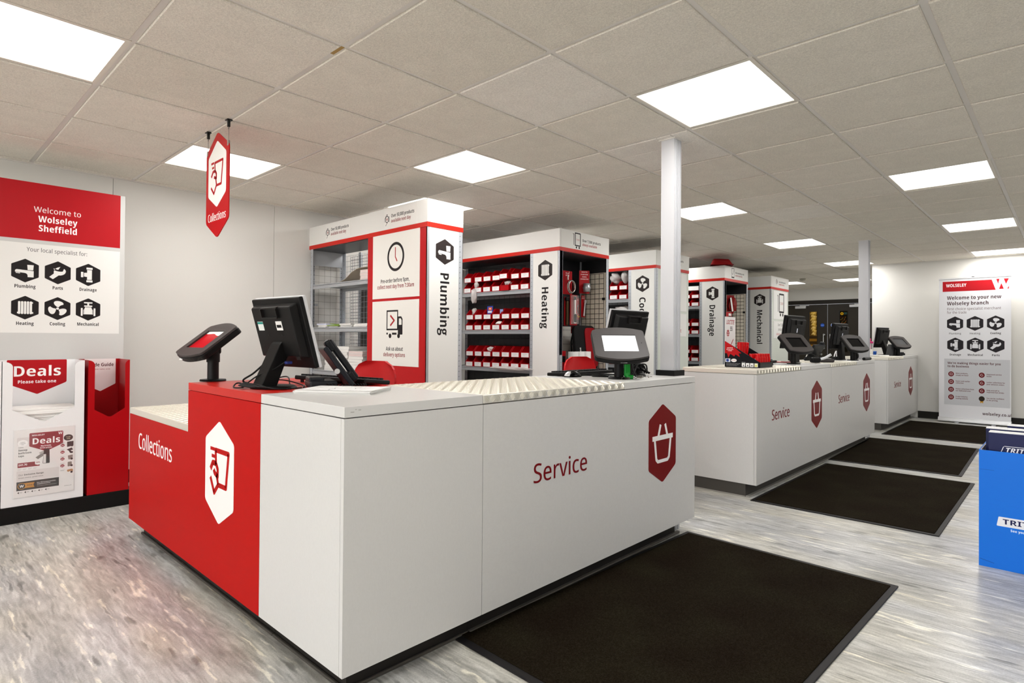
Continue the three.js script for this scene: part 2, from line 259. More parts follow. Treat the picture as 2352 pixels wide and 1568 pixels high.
{
  const c = structure('ceiling');
  part(c, 'ceiling_slab', BB(X0 - 0.2, XB + 0.2, 2.345, 2.5, ZL - 0.2, ZR + 0.2), M(0x777570, 0.9));
  const TW = 0.574, bev = 0.0035, h = 0.022, y0 = CEIL - 0.008;
  const tileGeo = (w, d) => {                                            // a lay-in tile that hangs a little below the grid, edges chamfered
    const g = new THREE.BufferGeometry(), p = [], q = (a, b, cc, dd) => p.push(...a, ...b, ...cc, ...a, ...cc, ...dd), c4 = (k, y) => [[-w / 2 + k, y, -d / 2 + k], [w / 2 - k, y, -d / 2 + k], [w / 2 - k, y, d / 2 - k], [-w / 2 + k, y, d / 2 - k]];
    const lo = c4(bev, 0), md = c4(0, bev), hi = c4(0, h);
    q(...lo); q(hi[3], hi[2], hi[1], hi[0]);
    for (let i = 0; i < 4; i++) { const k = (i + 1) % 4; q(lo[k], lo[i], md[i], md[k]); q(md[k], md[i], hi[i], hi[k]); }
    g.setAttribute('position', new THREE.Float32BufferAttribute(p, 3)); g.computeVertexNormals();
    return g;
  };
  const lit = new Set(LIT.map(([i, j]) => i + ',' + j)), far = [], geos = [0, 0.23, 0.51, 0.77].map((o) => metreUV(tileGeo(TW, TW), 0.55, 0.55, o, o * 1.7));
  const tile = (x, z, n, w = TW, d = TW) => {
    if (!seen(x, CEIL, z, 0.42)) { far.push(tileGeo(w, d).translate(x, y0, z)); return; }
    part(c, numbered('ceiling_tile'), w === TW && d === TW ? geos[(n + 8) % 4] : metreUV(tileGeo(w, d), 0.55, 0.55), n < 0 ? freshTile : tileMats[n % 3], { at: [x, y0, z] });
  };
  for (let i = -12; i <= 16; i++) for (let j = -13; j <= 4; j++) {
    if (lit.has(i + ',' + j)) continue;
    let x = GX + (i + 0.5) * G, z = -(GV + (j + 0.5) * G), w = TW, d = TW;
    const xa = Math.max(x - TW / 2, X0), xb = Math.min(x + TW / 2, i === 16 && -z < 2.25 ? X1 : 99), za = Math.max(z - TW / 2, ZL + 0.02), zb = Math.min(z + TW / 2, ZR);
    if (xb - xa < 0.03 || zb - za < 0.03) continue;
    w = xb - xa; d = zb - za; x = (xa + xb) / 2; z = (za + zb) / 2; if (TW - w < 1e-6) w = TW; if (TW - d < 1e-6) d = TW;
    if (i === 4 && j === -2) {                                           // cut around the near column
      const l = GX + 4 * G + 0.013, m = 3.262, r = GX + 5 * G - 0.013, f = -(GV - 2 * G + 0.013), b = -(GV - G - 0.013);
      tile((m + r) / 2 + 0.002, z, -1, r - m - 0.004); tile((l + m) / 2, (f + COL1.z1 + 0.004) / 2, -1, m - l, f - COL1.z1 - 0.004); tile((l + m) / 2, (b + COL1.z0 - 0.004) / 2, -1, m - l, COL1.z0 - b - 0.004);
      tile((l + COL1.x0 - 0.004) / 2, (COL1.z0 + COL1.z1) / 2, -1, COL1.x0 - l - 0.004, COL1.z1 - COL1.z0 + 0.004); tile((m + COL1.x1 + 0.004) / 2, (COL1.z0 + COL1.z1) / 2, -1, m - COL1.x1 - 0.004, COL1.z1 - COL1.z0 + 0.004);
      continue;
    }
    tile(x, z, (i === 2 && j === -2) || (i === 8 && j === -2) || (i === 13 && j === 0) ? -1 : Math.floor(hash(i + 20, j + 20, 5) * 12), w, d);
  }
  const bi = BACK.map(([i, j]) => i + ',' + j);
  for (let k = 0; k < 7; k++) for (let j = -1; j <= 4; j++) {            // the corridor beyond the far wall
    const i = 17.45 + k - 1, xa = Math.max(GX + i * G + 0.013, j < 0 ? X1 + 0.2 : GX + 17 * G), xb = Math.min(GX + (i + 1) * G - 0.013, XB), za = Math.max(-(GV + (j + 1) * G) + 0.013, ZL + 0.02), zb = -(GV + j * G) - 0.013;
    if (xb - xa < 0.03 || zb - za < 0.03 || bi.includes(i + ',' + j)) continue;
    tile((xa + xb) / 2, (za + zb) / 2, Math.floor(hash(k, j + 9, 8) * 12), xb - xa, zb - za);
  }
  if (far.length) part(c, 'tiles_behind_camera', far, tileMats[0], { kind: 'stuff' });
  for (let i = -11; i <= 16; i++) part(c, numbered('main_tee'), BB(GX + i * G - 0.0125, GX + i * G + 0.0125, CEIL, CEIL + 0.02, ZL + 0.02, i > 16 ? ZC : ZR), teeMat);
  for (let j = -11; j <= 4; j++) part(c, numbered('cross_tee'), BB(X0, j >= 0 ? XB : X1, CEIL + 0.0006, CEIL + 0.018, -(GV + j * G) - 0.0125, -(GV + j * G) + 0.0125), teeMat);
  const stain = part(c, 'rust_stain', new THREE.BoxGeometry(0.016, 0.0006, 0.09), M(0xb89a62, 0.8), { at: [GX + G, CEIL - 0.0002, -(GV - 0.6 + 0.055)] });
  stain.userData.label = 'brown rust stain on the grid joint';
  const t = structure('trim_1');                                         // wall angle that carries the edge tiles
  part(t, 'edge_angle', [BB(X0, 13, CEIL - 0.012, CEIL + 0.02, ZL, ZL + 0.022)], teeMat);
  const t2 = structure('trim_2');
  part(t2, 'edge_angle', [BB(X1 - 0.02, X1, CEIL - 0.01, CEIL + 0.02, ZC, ZR)], teeMat);
}
function ceilingLight(x, z, label) {
  const t = thing('ceiling_light', label, 'ceiling light', [x, CEIL - 0.004, z], 0, 'square lit panels in the tiled ceiling');
  const a = 0.2985, b = 0.279;
  part(t, 'frame', [BB(-a, a, 0, 0.03, -a, -b), BB(-a, a, 0, 0.03, b, a), BB(-a, -b, 0, 0.03, -b, b), BB(b, a, 0, 0.03, -b, b)], M(0xe2ddd2, 0.4));
  part(t, 'diffuser', BB(-b, b, 0.004, 0.02, -b, b), M(0xffffff, 0.5, 0, { emissive: PANEL_COLOR, emissiveIntensity: PANEL_GLOW }));
  const l = new THREE.RectAreaLight(PANEL_COLOR, PANEL_LIGHT, 0.55, 0.55); l.name = 'panel_lamp'; l.position.set(0, -0.0035, 0); l.rotation.x = -H2; t.add(l);
}
for (const [i, j, label] of [...LIT, ...BACK]) ceilingLight(GX + (i + 0.5) * G, -(GV + (j + 0.5) * G), label);
{
  const w = structure('wall_left');
  part(w, 'wall_core', BB(X0 - 0.2, XB + 0.2, -0.01, 2.5, ZL - 0.25, ZL - 0.012), M(0x8d8b86, 0.8));
  for (let k = -6; k < 13; k++) { const a = -0.083 + 1.223 * k, b = Math.min(a + 1.223, XB); if (b > X0 && a < XB) part(w, 'wall_panel', BB(Math.max(a, X0) + 0.0015, b - 0.0015, 0, 2.345, ZL - 0.012, ZL), wallMat); }
  part(structure('wall_far'), 'wall_face', BB(X1, X1 + 0.2, -0.01, 2.5, ZC, ZR + 0.2), wallMat);
  part(structure('wall_corridor'), 'wall_face', BB(X1 + 0.2, XB + 0.2, -0.01, 2.5, ZC, ZC + 0.2), wallMat);
  const d = structure('wall_back');
  part(d, 'wall_face', [BB(XB, XB + 0.2, 2.03, 2.5, ZL, ZC), BB(XB, XB + 0.2, 0, 2.03, ZL, -4.95), BB(XB, XB + 0.2, 0, 2.03, -2.95, ZC)], wallMat);
  // shop front behind the camera: a wide window whose daylight brightens everything that faces it
  const za = -4.9, zb = 4.1, yt = 2.25;
  part(structure('wall_behind'), 'wall_face', [BB(X0 - 0.2, X0, -0.01, 2.5, ZL, za), BB(X0 - 0.2, X0, -0.01, 2.5, zb, ZR + 0.2), BB(X0 - 0.2, X0, yt, 2.5, za, zb), BB(X0 - 0.2, X0, -0.01, 0.1, za, zb)], wallMat);
  const win = structure('window_1'), wf = M(0x8d9094, 0.4, 0.5);
  for (let i = 0; i <= 6; i++) part(win, 'mullion', BB(X0 - 0.12, X0 - 0.06, 0.1, yt, za + i * 1.5 - 0.025, za + i * 1.5 + 0.025), wf);
  for (let i = 0; i < 6; i++) part(win, 'pane', BB(X0 - 0.095, X0 - 0.089, 0.12, yt - 0.02, za + i * 1.5 + 0.025, za + (i + 1) * 1.5 - 0.025), M(0xffffff, 0.02, 0, { transmission: 1, thickness: 0 }));
  part(win, 'window_sill', BB(X0 - 0.2, X0 + 0.03, 0.1, 0.12, za, zb), wf);
  part(structure('pavement'), 'slab', BB(-24, X0 - 0.2, -0.3, -0.02, -24, 24), M(0xc4c2bc, 0.9));
  part(structure('wall_right'), 'wall_face', BB(X0 - 0.2, X1 + 0.2, -0.01, 2.5, ZR, ZR + 0.2), wallMat);
  part(structure('baseboard_far'), 'skirting', RBB(X1 - 0.012, X1, 0, 0.1, ZC + 0.6, ZR, 0.004), M(0x1d1b17, 0.5));
  part(structure('baseboard_left'), 'skirting', RBB(X0, 2.68, 0, 0.1, ZL, ZL + 0.012, 0.004), M(0x1d1b17, 0.5));
}
// dark double door at the end of the corridor
{
  const d = structure('door_1'), dk = M(0x2c2720, 0.45), fr = M(0x241f19, 0.5);
  part(d, 'door_frame', [BB(XB - 0.03, XB + 0.15, 0, 2.03, -4.97, -4.9), BB(XB - 0.03, XB + 0.15, 0, 2.03, -3.0, -2.93), BB(XB - 0.03, XB + 0.15, 1.945, 2.035, -4.9, -3.0)], fr);
  const gold = print(160, 900, 800, (x) => { x.fillStyle = '#3a2708'; x.fillRect(0, 0, 160, 900); for (let i = 0; i < 240; i++) { const y = (i * 97) % 520, w = 60 - y * 0.07 + (i * 31) % 40; x.fillStyle = ['#caa84a', '#8d6a1e', '#f0d894', '#5b3f10'][i % 4]; x.globalAlpha = 0.3; x.fillRect(150 - w - (i * 13) % 60, y, w, 18); } x.globalAlpha = 1; for (let i = 0; i < 5; i++) { x.fillStyle = i % 2 ? '#6e4a12' : '#1c1206'; x.fillRect(0, 560 + i * 64, 160, 34); } }, '#3a2708');
  const sign = print(160, 900, 800, (x) => { x.fillStyle = '#15120c'; x.fillRect(0, 0, 160, 900); disc(x, 48, 60, 30, '#c79a1e'); disc(x, 48, 60, 14, '#5d3f0c'); x.fillStyle = '#263c3a'; x.fillRect(84, 30, 60, 50); for (let i = 0; i < 26; i++) { x.fillStyle = ['#6e2416', '#8b5a18', '#3d4a2a'][i % 3]; x.fillRect(18 + (i * 29) % 110, 130 + (i * 41) % 180, 16, 10); } x.fillStyle = '#c79a2e'; x.fillRect(58, 300, 16, 34); x.fillRect(82, 296, 22, 38); x.fillRect(44, 366, 72, 30); x.fillStyle = '#5d3f0c'; for (let i = 0; i < 6; i++) x.fillRect(50 + i * 11, 372, 5, 18); }, '#15120c');
  const names = [['left', -4.9, -3.952, -4.25, gold], ['right', -3.948, -3.0, -3.632, sign]];
  for (const [side, za, zb, zw, tex] of names) {
    part(d, 'door_leaf', [BB(XB, XB + 0.045, 0.01, 1.94, za + 0.002, zw - 0.084), BB(XB, XB + 0.045, 0.01, 1.94, zw + 0.084, zb - 0.002), BB(XB, XB + 0.045, 1.785, 1.94, zw - 0.084, zw + 0.084), BB(XB, XB + 0.045, 0.01, 0.885, zw - 0.084, zw + 0.084)], dk);
    part(d, 'glazing_bead', [BB(XB - 0.006, XB + 0.01, 0.875, 1.795, zw - 0.094, zw - 0.082), BB(XB - 0.006, XB + 0.01, 0.875, 1.795, zw + 0.082, zw + 0.094), BB(XB - 0.006, XB + 0.01, 1.783, 1.795, zw - 0.082, zw + 0.082), BB(XB - 0.006, XB + 0.01, 0.875, 0.887, zw - 0.082, zw + 0.082)], fr);
    const pane = board(d, 'vision_pane', 0.166, 0.9, 0.006, tex, fr, [XB + 0.02, 1.335, zw], -H2, { rough: 0.1, label: side === 'left' ? 'narrow glass pane with golden light behind it' : 'narrow glass pane with a yellow warning sticker' });
    pane.material[4] = M(0xffffff, 0.1, 0, { map: tex, emissive: 0xffffff, emissiveMap: tex, emissiveIntensity: side === 'left' ? 0.35 : 0.12 });
    const hz = side === 'left' ? -4.022 : -3.886;
    part(d, 'pull_handle', [rod([XB - 0.05, 0.96, hz], [XB - 0.05, 1.27, hz], 0.011, 10), rod([XB - 0.05, 0.965, hz], [XB, 0.965, hz], 0.009), rod([XB - 0.05, 1.265, hz], [XB, 1.265, hz], 0.009), cyl(0.026, 0.026, 0.008, 16).rotateZ(H2).translate(XB - 0.004, 0.965, hz), cyl(0.026, 0.026, 0.008, 16).rotateZ(H2).translate(XB - 0.004, 1.265, hz)], chrome);
    const sz = side === 'left' ? -4.055 : -3.844, blue = M(0x1f4fb0, 0.4);
    part(d, 'blue_disc_sign', cyl(0.04, 0.04, 0.003, 24).rotateZ(H2).translate(XB - 0.002, 1.475, sz), side === 'left' ? blue : M(0xd6dcea, 0.4), { label: 'round blue fire door sign' });
    part(d, 'sign_band', side === 'left' ? BB(XB - 0.005, XB - 0.0035, 1.468, 1.482, sz - 0.028, sz + 0.028) : cyl(0.032, 0.032, 0.002, 24).rotateZ(H2).translate(XB - 0.0045, 1.475, sz), side === 'left' ? M(0x7f9fe0, 0.4) : blue);
    const cz = side === 'left' ? -4.51 : -3.39;
    part(d, 'door_closer', [RB(0.05, 0.058, 0.23, 0.006, XB - 0.025, 1.886, cz), B(0.02, 0.012, 0.2, XB - 0.02, 1.922, cz + 0.08)], silver);
  }
  const s = single('smoke_detector', 'small round smoke detector on the ceiling before the double door', 'smoke detector', lathe([[0, 0], [0.03, 0], [0.048, 0.012], [0.055, 0.032], [0.055, 0.045], [0, 0.045]]), M(0xb9b4a6, 0.5), [11.8, CEIL - 0.052, -3.72]);
}
// white posts
function column(name, c, y0, label) {
  const g = structure(name); g.userData.label = label;
  part(g, 'post_casing', [BB(c.x0, c.x1, y0, CEIL + 0.02, c.z0, c.z1)], whitePaint);
  const gx = (c.x0 + c.x1) / 2;
  part(g, 'casing_rib', [BB(gx - 0.026, gx - 0.018, y0, CEIL - 0.01, c.z1, c.z1 + 0.004), BB(gx - 0.008, gx - 0.002, y0, CEIL - 0.01, c.z1, c.z1 + 0.004), BB(gx + 0.014, gx + 0.026, y0, CEIL - 0.01, c.z1, c.z1 + 0.006)], M(0xb8b9bd, 0.4));
  part(g, 'ceiling_collar', [BB(c.x0 - 0.012, c.x1 + 0.012, CEIL - 0.012, CEIL - 0.007, c.z0 - 0.012, c.z1 + 0.012)], teeMat);
  return g;
}
const col1 = column('column_1', COL1, 0.0, 'white square post standing at the end of the near service counter');
part(col1, 'base_collar', [BB(COL1.x0 - 0.016, COL1.x1 + 0.022, 0.903, 0.935, COL1.z0 - 0.02, COL1.z1 + 0.016)], M(0x0c0b0b, 0.45), { label: 'black rubber collar on the worktop' });
column('column_2', { x0: 7.76, x1: 7.85, z0: -1.825, z1: -1.725 }, 0, 'white square post behind the second counter');
// ---------------------------------------------------------------- floor mats
function mat(w, d, x, z, turn, label) {
  const t = thing('floor_mat', label, 'mat', [x, 0, z], turn, 'dark entrance mats in front of the service counters');
  const s = roundPoly([[-w / 2, -d / 2], [w / 2, -d / 2], [w / 2, d / 2], [-w / 2, d / 2]], 0.008);
  part(t, 'rubber_border', extrude(s, 0.006, 0.0025).rotateX(-H2), M(0x1d1b1c, 0.5));
  part(t, 'pile', metreUV(RB(w - 0.062, 0.008, d - 0.05, 0.003, 0, 0.006, 0, 1), 0.9, 0.9, x, z), M(0xffffff, 0.95, 0, { map: matTex, bumpMap: matTex, bumpScale: 0.004, specularIntensity: 0.05 }));
}
mat(1.735, 1.06, 2.285, -1.131, -0.036, 'nearest dark brown mat, lying in front of the large service counter');
mat(1.73, 1.085, 4.96, -1.092, 0, 'second dark mat, before the service counter with the red bottle box');
mat(1.72, 1.03, 6.9, -1.19, 0.02, 'third dark mat, between the second mat and the farthest one');
mat(1.69, 1.0, 9.0, -1.17, 0, 'farthest dark mat, at the foot of the roller banner');

// ---------------------------------------------------------------- counters
const TOP = 0.903, LIP = 0.033, F1 = -1.5914, F2 = -1.617, F3 = -1.655, BOT = 0.093;
function treadBars(x0, x1, z0, z1, y, edges) {                           // five-bar tread pattern as low ridges; edges: [[from, to, normal]]
  const pos = [], pitch = 0.0277;
  const bar = (c, d, n) => {                                             // a lens-shaped ridge: centre, half direction, normal
    const s = new THREE.Vector3().crossVectors(n, d).normalize().multiplyScalar(0.0017), A = c.clone().sub(d), Bq = c.clone().add(d), m1 = c.clone().add(s), m2 = c.clone().sub(s), t1 = c.clone().addScaledVector(d, -0.5).addScaledVector(n, 0.0017), t2 = c.clone().addScaledVector(d, 0.5).addScaledVector(n, 0.0017);
    for (const [p, q, r] of [[A, m1, t1], [m1, t2, t1], [m1, Bq, t2], [Bq, m2, t2], [m2, t1, t2], [m2, A, t1]]) for (const v of [r, q, p]) pos.push(v.x, v.y, v.z);
  };
  const field = (o, a, b, n, la, lb) => {
    const na = Math.round(la / pitch), nb = Math.max(1, Math.round(lb / pitch)), pa = la / na, pb = lb / nb;
    for (let i = 0; i < na; i++) for (let j = 0; j < nb; j++) {
      const sg = (i + j) % 2 ? 1 : -1, d = a.clone().addScaledVector(b, sg).normalize(), e = a.clone().addScaledVector(b, -sg).normalize();
      for (let k = -2; k <= 2; k++) bar(o.clone().addScaledVector(a, (i + 0.5) * pa).addScaledVector(b, (j + 0.5) * pb).addScaledVector(e, k * 0.0047), d.clone().multiplyScalar((nb === 1 ? 0.0135 : 0.0135) * (Math.abs(k) === 2 ? 0.8 : 1)), n);
    }
  };
  field(V(x0, y, z0), V(1, 0, 0), V(0, 0, 1), V(0, 1, 0), x1 - x0, z1 - z0);
  if (edges.includes('front')) field(V(x0, y - LIP, z1), V(1, 0, 0), V(0, 1, 0), V(0, 0, 1), x1 - x0, LIP);
  if (edges.includes('left')) field(V(x0, y - LIP, z0), V(0, 0, 1), V(0, 1, 0), V(-1, 0, 0), z1 - z0, LIP);
  const g = new THREE.BufferGeometry(); g.setAttribute('position', new THREE.Float32BufferAttribute(pos, 3)); g.computeVertexNormals();
  return g;
}
function treadPlate(t, x0, x1, z0, z1, y, edges) {
  const p = part(t, 'tread_plate', RBB(x0, x1, y - LIP, y, z0, z1, 0.003), plateMat, { label: 'aluminium five-bar tread plate' });
  const b = part(p, 'tread_bars', treadBars(x0 + 0.004, x1 - 0.004, z0 + 0.004, z1, y, edges), plateMat, { kind: 'stuff' });
  if (edges.includes('left')) b.position.x = -0.0005;
}
const longHex = (w, h, r = 0.014) => roundPoly([[0, h / 2], [w / 2, h * 0.31], [w / 2, -h * 0.31], [0, -h / 2], [-w / 2, -h * 0.31], [-w / 2, h * 0.31]], r);
function basketEmblem(t, x, y, z) {                                      // dark red hexagon with a white basket
  const e = part(t, 'emblem', extrude(longHex(0.284, 0.417), 0.0012), deepRed, { at: [x, y, z], label: 'dark red hexagon with a white basket' });
  const rim = 0.029, L = (p) => stroke(p, 0.0175, 0.0008), R = stroke([[-0.106, rim + 0.002], [0.106, rim + 0.002]], 0.025, 0.00085);
  part(e, 'basket_symbol', [...R, ...L([[-0.084, rim], [-0.066, -0.08], [-0.05, -0.093], [0.05, -0.093], [0.066, -0.08], [0.084, rim]]), ...L([[-0.05, rim], [-0.024, 0.1]]), ...L([[0.05, rim], [0.024, 0.1]])], M(0xf0efee, 0.4), { at: [0, 0, 0.0012] });
}
function serviceWord(t, x0, w, y, z) { part(t, 'service_lettering', letters('Service', font, 0.078, w, 0.0012), deepRed, { at: [x0, y, z], label: 'dark red word on the front' }); }
// red collections counter, its front towards -x
{
  const t = thing('collections_counter', 'glossy red collections counter with a white hexagon emblem and a lower tread plate shelf', 'counter'), x = 0.933, xb = 1.504, za = -3.872, zm = -2.934, zb = -2.1725;
  part(t, 'front_panel', [BB(x, x + 0.018, BOT, 0.679, za, zm), BB(x, x + 0.018, BOT, TOP - LIP - 0.002, zm, zb)], redLam);
  part(t, 'end_panel', [BB(x + 0.018, xb, BOT, 0.679, za, za + 0.018), BB(x + 0.018, xb, 0.679, TOP - LIP - 0.002, zm, zm + 0.018)], redLam);
  part(t, 'carcass', [BB(x + 0.03, xb - 0.01, BOT, 0.67, za + 0.02, zm), BB(x + 0.03, xb - 0.01, BOT, TOP - LIP - 0.004, zm + 0.02, zb - 0.002)], M(0x8e8d8a, 0.6));
  part(t, 'worktop', RBB(x, xb, TOP - LIP, TOP, zm, zb, 0.0015), redTop);
  treadPlate(t, x, xb, za, zm - 0.001, 0.712, ['left']);
  part(t, 'kick_plate', [BB(x + 0.062, x + 0.075, 0, BOT, za + 0.05, zb), BB(x + 0.075, xb - 0.02, 0, BOT, za + 0.05, za + 0.063)], M(0x262320, 0.5));
  part(t, 'kick_edge', RBB(x + 0.05, x + 0.062, 0, 0.012, za + 0.04, zb, 0.004), M(0x4a4641, 0.4));
  const e = part(t, 'emblem', extrude(longHex(0.302, 0.423), 0.0012), M(0xefeeec, 0.4), { at: [x, 0.5535, -2.56], turn: -H2, label: 'white hexagon with a red hand holding a card' });
  const s = 0.151, q = 0.2115, L = (p, w = 0.018) => stroke(p.map(([a, b]) => [a * s, b * q]), w, 0.0008);
  part(e, 'collection_symbol', [...L([[-0.2, 0.14], [-0.24, 0.42], [0.66, 0.42], [0.5, -0.24], [-0.04, -0.24]], 0.02), ...L([[-0.6, 0.02], [-0.44, 0.16], [-0.2, 0.16], [-0.08, 0.06], [-0.08, -0.08], [-0.3, -0.03], [-0.36, 0.03]], 0.022), ...L([[-0.14, -0.06], [-0.04, -0.24], [-0.32, -0.42], [-0.6, -0.14]], 0.02), ...L([[-0.62, 0.43], [-0.3, 0.43]], 0.014), ...L([[-0.52, 0.29], [-0.3, 0.29]], 0.014)], redLam, { at: [0, 0, 0.0012] });
  part(t, 'collections_lettering', letters('Collections', font, 0.083, 0.545, 0.0012), M(0xefeeec, 0.4), { at: [x, 0.508, -3.696], turn: -H2, label: 'white word on the red front' });
}
// white corner counter
{
  const t = thing('corner_counter', 'plain white corner counter between the red collections counter and the service counter', 'counter'), x = 0.933, xb = 1.5015, za = -2.17;
  part(t, 'side_panel', BB(x, x + 0.018, BOT, TOP - LIP - 0.003, za, F1 - 0.0195), laminate);
  part(t, 'front_panel', BB(x, xb, BOT, TOP - LIP - 0.003, F1 - 0.018, F1), laminate);
  part(t, 'carcass', BB(x + 0.03, xb - 0.012, BOT + 0.002, TOP - LIP - 0.006, za + 0.002, F1 - 0.022), M(0x3a3936, 0.7));
  part(t, 'worktop', RBB(x, xb, TOP - LIP, TOP, za, F1, 0.0015), laminate);
  part(t, 'kick_plate', [BB(x + 0.062, x + 0.075, 0, BOT, za, F1 - 0.08), BB(x + 0.075, xb, 0, BOT, F1 - 0.093, F1 - 0.08)], M(0x262320, 0.5));
  part(t, 'kick_edge', [RBB(x + 0.05, x + 0.062, 0, 0.012, za, F1 - 0.068, 0.004), RBB(x + 0.05, xb, 0, 0.012, F1 - 0.08, F1 - 0.068, 0.004)], M(0x4a4641, 0.4));
  part(t, 'scuff', [B(0.012, 0.003, 0.0002, 0.96, 0.886, F1 + 0.0001), B(0.009, 0.003, 0.0002, 0.985, 0.891, F1 + 0.0001), B(0.006, 0.002, 0.0002, 0.972, 0.893, F1 + 0.0001)], M(0xa9a7a3, 0.6));
}
// near service counter, cut around the post at its right end
{
  const t = thing('service_counter', 'large white service counter nearest the camera, with tread plate insert and red basket emblem', 'counter', [0, 0, 0], 0, 'white service counters'), x = 1.5045, xe = 3.1825, xp = 2.446, zb = -2.225;
  part(t, 'front_panel', BB(x, xe, BOT, TOP - LIP - 0.003, F1 - 0.018, F1), laminate);
  part(t, 'end_panel', BB(xe - 0.018, xe, BOT, TOP - LIP - 0.003, COL1.z1 + 0.02, F1 - 0.019), laminate);
  part(t, 'carcass', [BB(x + 0.012, 3.1, BOT + 0.002, TOP - LIP - 0.006, zb + 0.02, F1 - 0.022)], M(0x3a3936, 0.7));
  part(t, 'worktop', [RBB(xp + 0.001, COL1.x0 - 0.002, TOP - LIP, TOP, zb, F1, 0.0015), RBB(COL1.x0 - 0.002, xe, TOP - LIP, TOP, COL1.z1 + 0.002, F1, 0.0015)], laminate);
  treadPlate(t, x, xp, zb, F1, TOP, ['front']);
  part(t, 'kick_plate', [BB(x - 0.002, 3.1, 0, BOT, F1 - 0.093, F1 - 0.08), BB(3.087, 3.1, 0, BOT, zb + 0.02, F1 - 0.093)], M(0x262320, 0.5));
  part(t, 'kick_edge', RBB(x - 0.002, 3.125, 0, 0.012, F1 - 0.08, F1 - 0.06, 0.004), M(0x5a5650, 0.35));
  serviceWord(t, 1.786, 0.358, 0.527, F1);
  basketEmblem(t, 2.815, 0.5645, F1);
}
// far service counters
function farCounter(label, x0, x1, zf, zb, top, plates, units, endKick) {
  const t = thing('service_counter', label, 'counter', [0, 0, 0], 0, 'white service counters');
  const xs = [x0, ...units.slice(1).map((u) => u.x), x1];
  for (let i = 0; i + 1 < xs.length; i++) part(t, 'front_panel', BB(xs[i] + (i ? 0.0015 : 0), xs[i + 1] - 0.0015, BOT, top - LIP - 0.002, zf - 0.018, zf), laminate);
  part(t, 'end_panel', BB(x0, x0 + 0.018, BOT, top - LIP - 0.002, zb, zf - 0.0195), laminate);
  part(t, 'edge_strip', BB(x0 - 0.0006, x0, BOT, top - LIP - 0.002, zf - 0.018, zf - 0.0005), M(0xc9c8c6, 0.4));
  part(t, 'carcass', BB(x0 + 0.03, x1 - 0.01, BOT, top - LIP - 0.004, zb + 0.02, zf - 0.022), M(0x5a5956, 0.7));
  let x = x0; const tops = [];
  for (const [a, b] of plates) { if (a - x > 0.01) tops.push([x, a]); treadPlate(t, a, b, zb, zf, top, a === x0 ? ['front', 'left'] : ['front']); x = b; }
  if (x1 - x > 0.01) tops.push([x, x1]);
  for (const [a, b] of tops) part(t, 'worktop', RBB(a + 0.001, b, top - LIP, top, zb, zf, 0.0015), laminate);
  part(t, 'kick_plate', [BB(x0 + 0.006, x0 + 0.02, 0, BOT, zb, zf - 0.08), BB(x0 + 0.02, x1 - 0.06, 0, BOT, zf - 0.093, zf - 0.08)], kickMat);
  part(t, 'kick_edge', [RBB(x0 + 0.002, x0 + 0.006, 0, 0.008, zb, zf - 0.08, 0.002), RBB(x0 + 0.006, x1 - 0.05, 0, 0.01, zf - 0.08, zf - 0.05, 0.004)], M(0x9b9892, 0.35));
  for (const u of units) { serviceWord(t, u.word, u.w, 0.524, zf); basketEmblem(t, u.hex, 0.565, zf); }
}
farCounter('double white service counter in the middle, carrying the red bottle display box', 4.1655, 7.58, F2, -2.185, 0.907, [[4.1655, 5.1], [5.9, 6.82]], [{ x: 4.1655, word: 4.456, w: 0.37, hex: 5.508 }, { x: 5.93, word: 6.166, w: 0.375, hex: 7.22 }]);
farCounter('short white service counter farthest away, ending at the far wall', 8.457, 10.375, F3, -2.2, 0.917, [[8.457, 9.36]], [{ x: 8.457, word: 8.79, w: 0.4, hex: 9.845 }]);

